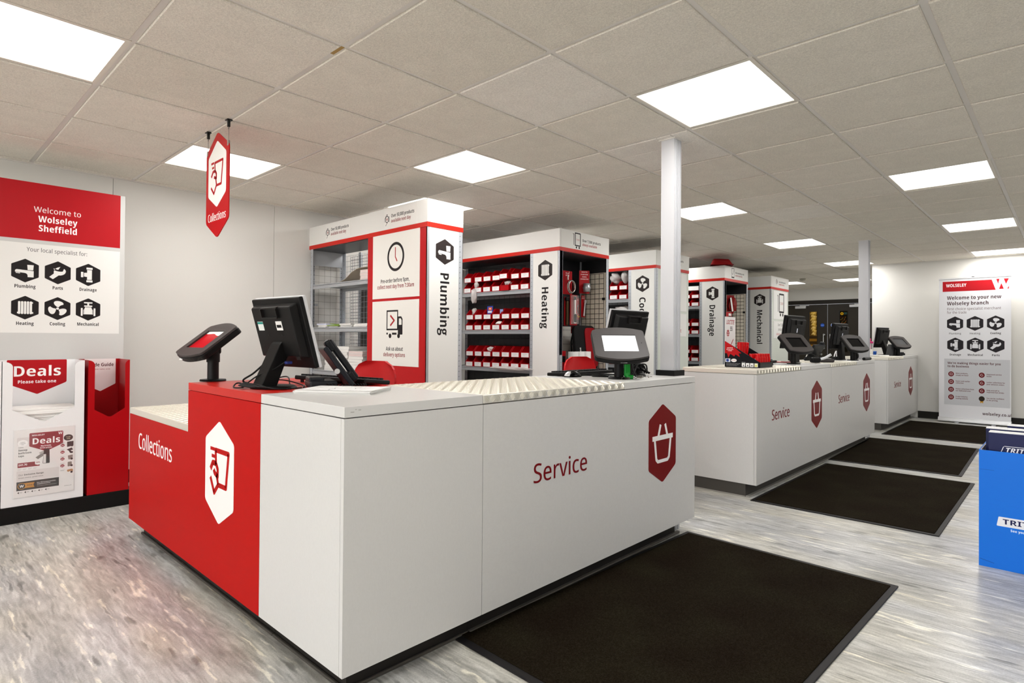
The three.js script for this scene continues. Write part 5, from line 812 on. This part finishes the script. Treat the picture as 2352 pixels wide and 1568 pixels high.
function mouse(label, at, turn) {
  const t = thing('computer_mouse', label, 'mouse', at, turn, 'black and silver computer mice'), g = new THREE.SphereGeometry(1, 28, 16, 0, 7, 0, H2).scale(0.032, 0.036, 0.058), p = g.attributes.position;
  for (let i = 0; i < p.count; i++) { const z = p.getZ(i); p.setY(i, p.getY(i) * (1 - 0.25 * Math.max(0, -z / 0.058))); p.setX(i, p.getX(i) * (1 - 0.12 * Math.cos(z * 40))); }
  g.computeVertexNormals();
  part(t, 'mouse_body', g, blackGloss); part(t, 'wheel', cyl(0.009, 0.009, 0.006, 14).rotateZ(H2).translate(0, 0.026, -0.033), charcoal);
  const s = new THREE.SphereGeometry(1, 20, 10, 0.9, 1.4, 0.55, 0.85).scale(0.033, 0.0372, 0.059); part(t, 'silver_cover', s, silver);
  part(t, 'cord', tube([[0, 0.008, -0.055], [0.01, 0.004, -0.11], [0.06, 0.003, -0.18], [0.14, 0.003, -0.2]], 0.002, 24, 5), cableMat);
  return t;
}
mouse('black and silver mouse in front of the right red chair', [2.6, TOP, -2.03], -100 * D);
mouse('black mouse just right of the red bottle display box', [5.05, 0.907, -1.86], -95 * D);
mouse('black mouse at the left end of the farthest counter', [8.95, 0.917, -2.05], -95 * D);
function deskPhone(label, at, turn) {                                     // local: user side towards +z
  const t = thing('desk_phone', label, 'desk phone', at, turn, 'dark desk phones on the counters'), dark = M(0x1b1d22, 0.38);
  part(t, 'phone_foot', [RB(0.17, 0.03, 0.11, 0.01, 0, 0.016, -0.03), RB(0.12, 0.022, 0.06, 0.006, 0, 0.034, -0.055)], dark);
  part(t, 'phone_body', RB(0.18, 0.022, 0.2, 0.008, 0, 0, 0, 2).rotateX(0.95).translate(0.0, 0.088, 0.03), dark);
  part(t, 'display_window', B(0.08, 0.001, 0.04, 0.035, 0.0115, -0.06).rotateX(0.95).translate(0, 0.088, 0.03), M(0x8f9a98, 0.2));
  part(t, 'keypad', Array.from({ length: 12 }, (_, i) => B(0.017, 0.004, 0.011, 0.012 + (i % 3) * 0.022, 0.012, -0.01 + Math.floor(i / 3) * 0.017)).map((g) => g.rotateX(0.95).translate(0, 0.088, 0.03)), M(0x5a5c60, 0.4), { kind: 'stuff' });
  const hs = mg([RB(0.045, 0.024, 0.2, 0.011, 0, 0.03, 0), RB(0.05, 0.03, 0.052, 0.012, 0, 0.02, -0.078), RB(0.05, 0.03, 0.052, 0.012, 0, 0.02, 0.078)]).rotateX(0.95).translate(-0.06, 0.1, 0.022);
  part(t, 'handset', hs, M(0x141518, 0.35)); part(t, 'white_strip', RB(0.006, 0.008, 0.05, 0.003, 0.093, 0.0, 0.03).rotateX(0.95).translate(0, 0.088, 0.03), paperMat); part(t, 'badge', cyl(0.011, 0.011, 0.002, 20).rotateZ(H2).translate(0.0, 0, 0).translate(-0.0905, 0.07, 0.02), silver);
  const c = []; for (let i = 0; i <= 90; i++) { const a = i * 0.9, u = i / 90; c.push([-0.09 - 0.05 * Math.sin(u * 3.1) + 0.006 * Math.cos(a), 0.012 + 0.006 * Math.sin(a) + 0.002, -0.02 + 0.16 * u]); }
  part(t, 'coiled_cord', tube(c, 0.0018, 360, 5), cableMat);
  return t;
}
deskPhone('dark desk phone with its receiver beside the near monitor', [1.272, TOP, -2.3], 70 * D);
deskPhone('dark desk phone beyond the tablet in the middle of the double counter', [6.55, 0.907, -1.92], 160 * D);
deskPhone('dark desk phone in the corner of the farthest counter by the wall', [10.2, 0.917, -1.9], 150 * D);
{
  const t = thing('paper_pad', 'thick pad of white forms lying on the corner counter', 'paper pad', [1.2, TOP, -2.05], 0.62);
  const form = print(210, 297, 800, (x) => { x.fillStyle = '#f0f0f0'; x.fillRect(0, 0, 210, 297); x.fillStyle = '#e2d6dc'; x.fillRect(8, 10, 60, 14); for (let i = 0; i < 18; i++) { x.fillStyle = '#b9b9bd'; x.fillRect(14, 40 + i * 12, 150 - (i * 37) % 60, 2); } line(x, [[30, 120], [60, 112], [80, 122], [110, 110], [120, 124]], '#333', 2.2); line(x, [[90, 200], [120, 190], [150, 204]], '#333', 2.2); });
  for (let i = 0; i < 7; i++) part(t, 'sheet', B(0.21, 0.0016, 0.297, rr(-0.004, 0.004), 0.0009 + i * 0.0018, rr(-0.004, 0.004)).rotateY(rr(-0.02, 0.02)), paperMat);
  const top = part(t, 'top_sheet', new THREE.PlaneGeometry(0.208, 0.295).rotateX(-H2), M(0xffffff, 0.8, 0, { map: form })); top.position.y = 0.0138;
  const p = thing('pen_pot_cable', 'loose black cable curling over the red counter below the monitor', 'cable', [0, 0, 0]);
  part(p, 'cable_run', tube([[1.2, TOP + 0.004, -2.5], [1.24, TOP + 0.03, -2.62], [1.2, TOP + 0.004, -2.74], [1.14, TOP + 0.004, -2.68], [1.19, TOP + 0.02, -2.56], [1.23, TOP + 0.004, -2.46], [1.13, TOP + 0.004, -2.24]], 0.003, 80), cableMat);
  p.name = 'loose_cable';
}
// chain, loop and green holder by the white screen tablet
{
  const links = []; for (let i = 0; i < 26; i++) links.push(new THREE.TorusGeometry(0.0055, 0.0015, 5, 10).rotateX(i % 2 ? H2 : 0.4).rotateY(i * 0.7).translate(2.63 + 0.01 * i + 0.006 * Math.sin(i * 1.3), TOP + 0.006, -1.725 + 0.022 * Math.sin(i * 0.55)));
  single('chain', 'small metal chain lying in front of the white screen tablet', 'chain', links, M(0x6b675c, 0.3, 0.8));
  single('cable_loop', 'black cable loop around the foot of the white screen tablet', 'cable', [tube([[2.73, TOP + 0.004, -1.88], [2.68, TOP + 0.006, -1.95], [2.8, TOP + 0.004, -2.0], [2.95, TOP + 0.005, -1.9], [2.98, TOP + 0.004, -1.8], [2.86, TOP + 0.006, -1.79]], 0.0045, 60)], cableMat);
  const g = thing('card_reader_stand', 'green curved plastic holder beside the foot of the white screen tablet', 'holder', [2.69, TOP, -1.735], -45 * D);
  part(g, 'green_arm', [RB(0.034, 0.12, 0.02, 0.008, 0, 0.072, 0), tube([[0, 0.03, 0], [0.004, 0.012, 0.006], [0.03, 0.008, 0.014]], 0.014, 20, 10)], M(0x128a2c, 0.3));
  const k = thing('cable_bundle', 'heap of black cables at the foot of the near white post', 'cables', [3.02, TOP, -1.86]);
  for (let i = 0; i < 9; i++) part(k, 'cable', tube([[-0.1 + rr(-0.02, 0.02), 0.006, rr(-0.04, 0.04)], [-0.04, 0.03 + rr(0, 0.05), rr(-0.05, 0.03)], [0.02, 0.03 + rr(0, 0.05), rr(-0.05, 0.03)], [0.075, 0.006 + rr(0, 0.01), rr(-0.04, 0.03)]], 0.0045, 30), cableMat);
}
// ---------------------------------------------------------------- red chairs behind the counter
function chair(label, at, turn) {                                         // local: sitter faces +z
  const t = thing('office_chair', label, 'chair', at, turn, 'red plastic chairs behind the counters');
  const shell = (pts, th, bend) => { const g = new THREE.ExtrudeGeometry(roundPoly(pts, 0.1), { depth: th, bevelEnabled: true, bevelThickness: 0.004, bevelSize: 0.004, bevelSegments: 2, curveSegments: 8, steps: 1 }); return g; };
  const gb = new THREE.PlaneGeometry(1, 1, 24, 20), pb = gb.attributes.position, front = [], mk = (off) => { const g = gb.clone(), p = g.attributes.position; for (let i = 0; i < p.count; i++) { const u = p.getX(i) * 2, v = p.getY(i) + 0.5, r = Math.abs(u), lim = v > 0.72 ? Math.sqrt(Math.max(0, 1 - ((v - 0.72) / 0.28) ** 2)) * 0.55 + 0.45 * (v < 1 ? 1 : 0.999) : 1, hw = 0.215 * (v > 0.72 ? 0.45 + 0.55 * Math.sqrt(Math.max(0, 1 - ((v - 0.72) / 0.28) ** 2)) : 1); p.setXYZ(i, u * hw, v * 0.42, off - 0.06 * v - 0.0 + 0.05 * u * u); } return g; };
  const a = mk(0), b = mk(-0.012); b.index.array.reverse(); a.computeVertexNormals(); b.computeVertexNormals();
  const rim = []; const edge = (g, i) => V(g.attributes.position.getX(i), g.attributes.position.getY(i), g.attributes.position.getZ(i)); const loop = []; for (let c = 0; c <= 24; c++) loop.push(c); for (let r = 1; r <= 20; r++) loop.push(r * 25 + 24); for (let c = 23; c >= 0; c--) loop.push(20 * 25 + c); for (let r = 19; r >= 1; r--) loop.push(r * 25);
  for (let i = 0; i < loop.length; i++) { const p = edge(a, loop[i]), q = edge(a, loop[(i + 1) % loop.length]), r = edge(b, loop[i]), s = edge(b, loop[(i + 1) % loop.length]); rim.push(...p, ...r, ...q, ...q, ...r, ...s); }
  const rg = new THREE.BufferGeometry(); rg.setAttribute('position', new THREE.Float32BufferAttribute(rim, 3)); rg.computeVertexNormals();
  part(t, 'backrest', mg([a, b, rg]).translate(0, 0.56, -0.19), chairRed);
  part(t, 'seat', RB(0.43, 0.02, 0.42, 0.009, 0, 0.55, 0.02), chairRed);
  for (const [sx, sz] of [[-1, -1], [1, -1], [-1, 1], [1, 1]]) part(t, 'leg', rod([sx * 0.17, 0.545, sz * 0.16 + 0.02], [sx * 0.215, 0, sz * 0.21 + 0.02], 0.011), chrome);
  part(t, 'foot_rail', [rod([-0.2, 0.2, 0.2], [0.2, 0.2, 0.2], 0.008), rod([-0.2, 0.2, -0.17], [0.2, 0.2, -0.17], 0.008)], chrome);
  return t;
}
chair('red plastic chair in front of the plumbing shelving', [1.69, 0, -2.9], -H2);
chair('red plastic chair right of the tread plate, before the heating tool bay', [3.63, 0, -2.56], 0.06);
// ---------------------------------------------------------------- bottle display box on the middle counter
{
  const x0 = 4.435, x1 = 4.69, z0 = -1.97, z1 = -1.698, y = 0.9095, side = print(272, 205, 2600, (x) => {
    x.fillStyle = '#0c0e14'; x.fillRect(0, 0, 272, 205); poly(x, [[0, 0], [74, 52], [130, 98], [108, 100], [120, 128], [92, 112], [84, 108], [76, 124], [44, 104], [28, 134], [18, 100], [0, 100]], '#b80d14');
    T(x, 'LOCTITE 55', 40, 62, 7.5, { bold: true, color: '#fff', align: 'center', width: 46 }); T(x, 'More than sealant', 40, 73, 6, { bold: true, color: '#fff', align: 'center', width: 54 }); T(x, 'in a bottle', 40, 83, 6, { bold: true, color: '#fff', align: 'center', width: 32 });
    x.fillStyle = '#c9d0e2'; x.fillRect(4, 140, 40, 28); disc(x, 22, 154, 11, '#26408e'); disc(x, 72, 154, 22, '#f2f0ee', 13); T(x, 'Henkel', 72, 157, 8, { color: '#a8323a', align: 'center', width: 34 });
    for (let i = 0; i < 4; i++) { x.fillStyle = i === 3 ? '#e9e8c8' : '#f1f1f1'; x.fillRect(134 + i * 32, 172, 26, 28); x.fillStyle = i === 3 ? '#c9c929' : '#777'; x.fillRect(142 + i * 32, 184, 10, 12); } T(x, 'No more', 134, 168, 5, { color: '#fff', width: 28 }); for (let i = 0; i < 3; i++) T(x, 'Seals threaded metal and plastic pipes', 12, 180 + i * 8, 4, { color: '#ddd', width: 112 - i * 14 });
  }, '#0c0e14');
  const t = thing('bottle_display_box', 'black and red counter display box full of red bottles with a white header card', 'display box', [0, y, 0]), d = z1 - z0, S = new THREE.Shape([[0, 0], [d, 0], [d, 0.04], [0, 0.2]].map((p) => new THREE.Vector2(...p)));
  const gs = extrude(S, 0.003, 0, 1).rotateY(-H2).translate(x0 + 0.003, 0, z0), uv = gs.attributes.uv, pp = gs.attributes.position; for (let i = 0; i < pp.count; i++) uv.setXY(i, (pp.getZ(i) - z0) / d, pp.getY(i) / 0.205);
  part(t, 'printed_side', gs, M(0xffffff, 0.35, 0, { map: side }), { label: 'side with a red starburst' });
  const bk = M(0x0c0e14, 0.4);
  part(t, 'far_side', extrude(S, 0.003, 0, 1).rotateY(-H2).translate(x1, 0, z0), bk); part(t, 'front_lip', BB(x0, x1, 0, 0.04, z1 - 0.003, z1), bk); part(t, 'box_floor', BB(x0 + 0.003, x1 - 0.003, 0, 0.003, z0, z1 - 0.003), bk); part(t, 'riser', [BB(x0 + 0.004, x1 - 0.004, 0.003, 0.09, z0 + 0.002, z0 + 0.13)], bk);
  const head = print(220, 390, 2000, (x) => { x.fillStyle = '#eceaea'; x.fillRect(0, 0, 220, 390); T(x, 'LOCTITE', 110, 58, 34, { bold: true, italic: true, color: '#a8151d', align: 'center', width: 170 }); T(x, '55', 132, 110, 34, { bold: true, align: 'center' }); poly(x, Array.from({ length: 16 }, (_, i) => { const a = i * Math.PI / 8, r = i % 2 ? 22 : 32; return [62 + r * Math.cos(a), 128 + r * Math.sin(a)]; }), '#a3141c'); disc(x, 62, 122, 7, '#fff'); disc(x, 62, 138, 7, '#fff'); line(x, [[176, 176], [112, 232], [150, 390]], '#a3141c', 10); T(x, 'Seal', 150, 270, 18, { color: '#a3141c', width: 46, turn: -0.9 }); T(x, 'it', 160, 300, 18, { color: '#a3141c', turn: -0.9 }); disc(x, 40, 290, 16, '#1d1b1c', 42); disc(x, 190, 350, 22, '#1d1b1c'); }, '#eceaea');
  board(t, 'header_card', 0.19, 0.39, 0.003, head, paperMat, [x0 + 0.1, 0.195, z0 - 0.002]);
  const bottle = (label, at, tilt = 0) => { const b = thing('sealant_bottle', label, 'bottle', at, 0, 'red bottles in the display box'); const g = lathe([[0, 0], [0.0195, 0], [0.021, 0.003], [0.021, 0.07], [0.019, 0.078], [0.0175, 0.08], [0.0175, 0.098], [0.016, 0.101], [0, 0.101]], 20); part(b, 'bottle_body', g, M(0xc30d12, 0.25)); part(b, 'paper_label', new THREE.CylinderGeometry(0.0213, 0.0213, 0.052, 14, 1, true, 2.6, 1.6).translate(0, 0.04, 0), M(0xe9dcdc, 0.5)); if (tilt) b.rotation.x = tilt; return b; };
  for (let r = 0; r < 2; r++) for (let i = 0; i < 5; i++) bottle(`red sealant bottle, ${i === 0 ? 'leftmost' : ORD[i] + ' from the left'} in the ${r ? 'second' : 'front'} row of the box`, [x0 + 0.029 + i * 0.0485, y + 0.0032, z1 - 0.028 - r * 0.048]);
  for (let i = 0; i < 3; i++) bottle(`red sealant bottle on the raised back row, ${['left', 'middle', 'right'][i]} one${i === 2 ? ', leaning forward' : ''}`, [x0 + 0.04 + i * 0.05, y + 0.0905, z0 + 0.1], i === 2 ? 0.16 : 0);
}
// ---------------------------------------------------------------- small things on the far counters
{
  const y2 = 0.907, s = thing('barcode_scanner', 'black and white handheld scanner lying beyond the dark tablet', 'scanner', [5.88, y2, -1.74], 0.8);
  part(s, 'scanner_head', [RB(0.06, 0.05, 0.09, 0.018, 0, 0.03, 0)], black); part(s, 'scanner_grip', [tube([[0, 0.035, 0.03], [-0.03, 0.05, 0.07], [-0.07, 0.085, 0.11]], 0.012, 20, 10)], M(0xd9d9dc, 0.4));
  const b = thing('card_terminal', 'grey card terminal with a black cable on the middle counter', 'card terminal', [6.22, y2, -1.76], 0.4); part(b, 'terminal_body', RB(0.085, 0.035, 0.17, 0.012, 0, 0.02, 0), charcoal); part(b, 'terminal_screen', B(0.06, 0.001, 0.04, 0, 0.038, -0.045), silver); part(b, 'terminal_keys', Array.from({ length: 12 }, (_, i) => B(0.014, 0.003, 0.01, -0.02 + (i % 3) * 0.02, 0.039, 0.0 + Math.floor(i / 3) * 0.017)), silver, { kind: 'stuff' }); part(b, 'cable', tube([[0, 0.02, -0.085], [0.05, 0.07, -0.14], [0.12, 0.08, -0.1], [0.13, 0.03, -0.02], [0.1, 0.005, 0.03]], 0.004, 40), cableMat);
  const p = thing('paper_stack', 'loose white and red printed papers behind the dark tablet', 'papers', [5.75, y2, -2.04], 0.3); part(p, 'sheet', B(0.21, 0.003, 0.297, 0, 0.002, 0), paperMat); part(p, 'sheet', B(0.2, 0.002, 0.25, 0.06, 0.0055, 0.04).rotateY(0.4), paperMat); part(p, 'red_leaflet', B(0.1, 0.003, 0.21, -0.04, 0.009, 0.02).rotateY(-0.3), M(0xa5202a, 0.5));
  const r = thing('tape_roll', 'black tape roll with a red core in front of the second monitor pair', 'tape roll', [7.42, y2, -1.77]); part(r, 'tape', new THREE.TorusGeometry(0.03, 0.016, 12, 28).rotateY(0.7).translate(0, 0.046, 0), black); part(r, 'core', new THREE.TorusGeometry(0.02, 0.004, 8, 24).rotateY(0.7).translate(0, 0.046, 0), M(0xa51a28, 0.4));
  single('black_tube', 'short black tube lying at the right end of the middle counter', 'tube', [cyl(0.016, 0.016, 0.26, 18).rotateZ(H2).translate(0, 0.016, 0), cyl(0.0165, 0.0165, 0.02, 18).rotateZ(H2).translate(0.13, 0.016, 0)], black, [7.42, y2, -1.66]);
  const st = thing('wire_stand', 'white tangled headset and bracket under the far tablet of the middle counter', 'headset', [7.0, y2, -1.87]); part(st, 'headband', tube([[-0.06, 0.01, 0], [-0.05, 0.07, 0.01], [0, 0.1, 0.01], [0.05, 0.06, 0], [0.06, 0.012, 0]], 0.006, 30), M(0xdedee0, 0.4)); part(st, 'ear_pad', [RB(0.03, 0.04, 0.04, 0.012, -0.06, 0.022, 0), RB(0.03, 0.04, 0.04, 0.012, 0.06, 0.022, 0)], black); st.name = 'headset';
  const y3 = 0.917;
  const m = thing('mug', 'white mug beside the pink bottle on the farthest counter', 'mug', [9.55, y3, -2.1]); part(m, 'mug_body', lathe([[0, 0], [0.034, 0], [0.039, 0.004], [0.041, 0.09], [0.038, 0.09], [0.036, 0.008], [0, 0.008]], 28), M(0xe6e3da, 0.3)); part(m, 'mug_handle', new THREE.TorusGeometry(0.026, 0.006, 8, 20, Math.PI).rotateZ(-H2).translate(0.039, 0.047, 0), M(0xe6e3da, 0.3));
  const w = thing('drink_bottle', 'clear drink bottle with a pink lid and straw on the farthest counter', 'drink bottle', [9.72, y3, -2.13]); part(w, 'bottle_body', lathe([[0, 0], [0.034, 0], [0.036, 0.004], [0.036, 0.165], [0.03, 0.175], [0.029, 0.175], [0.034, 0.16], [0.034, 0.006], [0, 0.006]], 28), M(0xffffff, 0.08, 0, { transmission: 0.92, thickness: 0 })); part(w, 'pink_lid', [lathe([[0, 0.172], [0.036, 0.172], [0.037, 0.19], [0.03, 0.202], [0, 0.204]], 28), tube([[-0.02, 0.2, 0], [-0.016, 0.235, 0], [0.012, 0.235, 0], [0.016, 0.2, 0]], 0.006, 20)], M(0xd63a7c, 0.35)); part(w, 'straw', rod([0, 0.01, 0], [0.002, 0.19, 0], 0.005), M(0xe58bb0, 0.4)); part(w, 'yellow_drink', lathe([[0, 0.006], [0.033, 0.006], [0.033, 0.05], [0, 0.05]], 24), M(0xe0b23a, 0.3));
  const tub = thing('plastic_tub', 'small blue lidded tub right of the pink bottle', 'tub', [9.9, y3, -2.12]); part(tub, 'tub_body', lathe([[0, 0], [0.028, 0], [0.032, 0.045], [0, 0.045]], 24), M(0x2c5fb8, 0.35)); part(tub, 'tub_lid', lathe([[0, 0.045], [0.034, 0.045], [0.034, 0.056], [0, 0.057]], 24), M(0x3b78d6, 0.3));
  single('white_folder', 'white folder lying in front of the pink bottle on the farthest counter', 'folder', [RB(0.24, 0.012, 0.31, 0.003, 0, 0.006, 0, 1)], paperMat, [9.35, y3, -1.98], 0.2);
}
// ---------------------------------------------------------------- roller banner at the far wall
{
  const w = 788, h = 1930, X = (v) => (1.362 - v) * 1000, Y = (y) => (1.995 - y) * 1000;
  const tex = print(w, h, 900, (x) => {
    x.fillStyle = '#e7e7eb'; x.fillRect(0, 0, w, h);
    poly(x, [[X(1.32), Y(1.962)], [X(0.777), Y(1.962)], [X(0.735), Y(1.822)], [X(1.32), Y(1.822)]], '#b5101c'); poly(x, [[X(0.73), Y(1.968)], [X(0.695), Y(1.968)], [X(0.71), Y(1.9)]], '#b5101c'); poly(x, [[X(0.7), Y(1.832)], [X(0.651), Y(1.832)], [X(0.676), Y(1.91)]], '#b5101c'); poly(x, [[X(0.651), Y(1.968)], [X(0.598), Y(1.968)], [X(0.628), Y(1.895)]], '#b5101c'); poly(x, [[X(0.615), Y(1.832)], [X(0.598), Y(1.832)], [X(0.598), Y(1.87)]], '#b5101c');
    T(x, 'WOLSELEY', X(1.28), Y(1.884), 42, { bold: true, italic: false, color: '#fff', width: 228 });
    T(x, 'Welcome to your new', X(1.27), Y(1.708), 48, { bold: true, color: '#3e2326', width: 594 }); T(x, 'Wolseley branch', X(1.27), Y(1.63), 48, { bold: true, color: '#3e2326', width: 462 });
    T(x, 'First choice specialist merchant', X(1.27), Y(1.56), 34, { color: '#6d5a5c', width: 592 }); T(x, 'for the trade', X(1.27), Y(1.511), 34, { color: '#6d5a5c', width: 222 });
    [['plumbing', 'Plumbing', 1.178, 1.372], ['heating', 'Heating', 0.957, 1.374], ['cooling', 'Cooling', 0.736, 1.376], ['drainage', 'Drainage', 1.175, 1.078], ['mechanical', 'Mechanical', 0.954, 1.079], ['parts', 'Parts', 0.734, 1.08]].forEach(([k, s, v, y]) => { tradeIcon(x, k, X(v), Y(y), 202, '#201b1f', '#e7e7eb'); T(x, s, X(v), Y(y - 0.148), 25, { align: 'center', bold: k !== 'plumbing' && k !== 'heating', width: { plumbing: 138, heating: 118, cooling: 114, drainage: 130, mechanical: 168, parts: 84 }[k] }); });
    x.fillStyle = '#cbccd0'; x.fillRect(X(1.3), Y(0.884), 714, 640); T(x, "We're making things easier for you", X(1.262), Y(0.81), 30, { bold: true, color: '#4d1c20', width: 582 }); T(x, 'to do business', X(1.262), Y(0.766), 30, { bold: true, color: '#4d1c20', width: 240 });
    [['More products,', 'simply on hand'], ['Easier and earlier', 'collection'], ['Heavy collections from', 'our dedicated area'], ['A new industry', 'leading website']].forEach(([a, b], i) => { const y = 0.672 - i * 0.107; disc(x, X(1.222), Y(y), 32, '#6b0f16', 35); x.strokeStyle = '#e8d8d8'; x.lineWidth = 5; x.strokeRect(X(1.222) - 13, Y(y) - 13, 26, 26); T(x, a, X(1.17), Y(y) - 4, 16, { color: '#5d2a2e', bold: true, width: [138, 160, 204, 132][i] }); T(x, b, X(1.17), Y(y) + 22, 16, { color: '#5d2a2e', bold: true, width: [140, 90, 168, 138][i] }); });
    [['Improved service', 'levels'], ['Locker collections for', 'your advance orders'], ['Help yourself to', 'improved hot drinks'], ['You can be confident', 'in our pricing']].forEach(([a, b], i) => { const y = 0.67 - i * 0.107; if (i === 3) { poly(x, [[X(0.9), Y(y) + 20], [X(0.865), Y(y) + 20], [X(0.868), Y(y) + 62], [X(0.883), Y(y) + 50], [X(0.898), Y(y) + 62]], '#c9922c'); disc(x, X(0.883), Y(y), 32, '#2a2118', 35); } else { disc(x, X(0.883), Y(y), 32, '#6b0f16', 35); x.strokeStyle = '#e8d8d8'; x.lineWidth = 5; x.beginPath(); x.arc(X(0.883), Y(y), 13, 0, 5.5); x.stroke(); } T(x, a, X(0.832), Y(y) - 4, 16, { color: '#5d2a2e', bold: true, width: [160, 194, 136, 186][i] }); T(x, b, X(0.832), Y(y) + 22, 16, { color: '#5d2a2e', bold: true, width: [54, 186, 184, 118][i] }); });
    T(x, 'wolseley.co.uk', X(0.555), Y(0.13), 38, { bold: true, color: '#3e2326', align: 'right', width: 320 });
  });
  const t = thing('roller_banner', 'tall white roller banner with a red top bar standing before the far wall', 'banner', [10.12, 0, -0.968], -H2); 
  board(t, 'printed_sheet', 0.788, 1.93, 0.0015, tex, paperMat, [0, 1.03, 0], 0, { rough: 0.5 }); 
  part(t, 'top_rail', [RB(0.8, 0.018, 0.014, 0.004, 0, 2.001, 0)], M(0xd9d9da, 0.3, 0.7)); part(t, 'rail_hook', B(0.03, 0.008, 0.02, -0.01, 2.014, -0.004), black);
  part(t, 'base_cassette', [extrude(roundPoly([[-0.06, 0.012], [0.06, 0.012], [0.045, 0.068], [-0.045, 0.068]], 0.02), 0.8, 0.003).rotateY(H2).translate(-0.4, 0, 0)], M(0xd4d5d7, 0.3, 0.6)); part(t, 'swivel_foot', RB(0.05, 0.01, 0.2, 0.003, -0.18, 0.006, 0.04, 1), M(0xc4c5c8, 0.3, 0.7)); part(t, 'swivel_foot', RB(0.05, 0.01, 0.2, 0.003, 0.22, 0.006, 0.04, 1), M(0xc4c5c8, 0.3, 0.7)); part(t, 'support_pole', rod([0, 0.06, -0.03], [0, 2.0, -0.012], 0.007), silver);
}
// ---------------------------------------------------------------- blue dump bin with boxed showers
{
  const x0 = 3.725, x1 = 4.1, z0 = -0.336, z1 = 0.3, h = 0.576, w = (z1 - z0) * 1000;
  const tex = print(w, 576, 1800, (x) => { x.fillStyle = '#1270dc'; x.fillRect(0, 0, w, 576); for (let i = 0; i < 60; i++) { x.fillStyle = 'rgba(20,60,130,0.10)'; x.fillRect((i * 53) % w, (i * 131) % 576, 30 + (i * 17) % 60, 0.8); } poly(x, [[77, 318], [330, 318], [322, 364], [69, 364]], '#e6e7ee', 4); T(x, 'TRITON', 92, 352, 24, { bold: true, color: '#14174a', width: 170 }); T(x, 'See your new shower here', 122, 384, 11, { bold: true, color: '#dfe8f6', width: 190 }); line(x, [[2, 96], [60, 96]], '#0b4f9e', 1.2); line(x, [[4, 540], [60, 552]], '#123a6e', 1.6); }, '#1270dc');
  const blue = M(0x1270dc, 0.5, 0, { map: cardTex }), t = thing('dump_bin', 'bright blue cardboard dump bin with a white name plate at the right edge', 'dump bin', [0, 0, 0]);
  board(t, 'printed_front', z1 - z0, h, 0.005, tex, blue, [x0 + 0.0025, h / 2, (z0 + z1) / 2], -H2, { rough: 0.42 }); part(t, 'bin_sides', [BB(x0 + 0.005, x1, 0, h, z0, z0 + 0.005), BB(x0 + 0.005, x1, 0, h, z1 - 0.005, z1), BB(x1 - 0.005, x1, 0, h, z0 + 0.005, z1 - 0.005)], blue); part(t, 'inner_liner', [BB(x0 + 0.0055, x1 - 0.006, 0.01, h - 0.001, z0 + 0.0055, z0 + 0.008)], M(0xd8d4cb, 0.8)); part(t, 'bin_floor', BB(x0 + 0.006, x1 - 0.006, 0.3, 0.31, z0 + 0.008, z1 - 0.006), blue);
  const face = print(420, 370, 1600, (x) => { x.fillStyle = '#141a4a'; x.fillRect(0, 0, 420, 370); line(x, [[60, 66], [190, 66], [182, 104], [46, 104], [58, 68]], '#f0f0f4', 3); T(x, 'TRITON', 62, 97, 24, { bold: true, italic: true, color: '#f4f4f8', width: 122 }); T(x, 'The Great British Shower Company', 40, 116, 8, { bold: true, color: '#e8e8f0', width: 190 }); x.fillStyle = '#2a56a8'; x.fillRect(250, 20, 150, 300); }, '#141a4a');
  const navy = M(0x151b4c, 0.45), box = (label, at, w2, h2, d2, turn) => { const q = thing('shower_box', label, 'box', at, turn, 'navy boxes in the blue dump bin'); board(q, 'carton', w2, h2, d2, face, navy, [0, h2 / 2, 0], 0, { rough: 0.35 }); part(q, 'top_flap', [BB(-w2 / 2, w2 / 2, h2, h2 + 0.002, -d2 / 2, d2 / 2)], M(0xe3e3e6, 0.6)); part(q, 'tape', B(w2, 0.0006, 0.03, 0, h2 + 0.0024, 0), M(0xf2f2f2, 0.2)); return q; };
  box('front navy shower box standing in the blue dump bin', [3.8, 0.31, -0.09], 0.42, 0.353, 0.085, -H2); box('second navy shower box behind the front one in the dump bin', [3.905, 0.31, -0.1], 0.44, 0.36, 0.09, -H2 + 0.02); box('rear navy shower box tipped highest in the blue dump bin', [4.02, 0.31, -0.02], 0.44, 0.368, 0.09, -H2 - 0.03);
}
scene.traverse((o) => { if (o.isMesh) { o.castShadow = true; o.receiveShadow = true; } });
renderer.render(scene, camera);
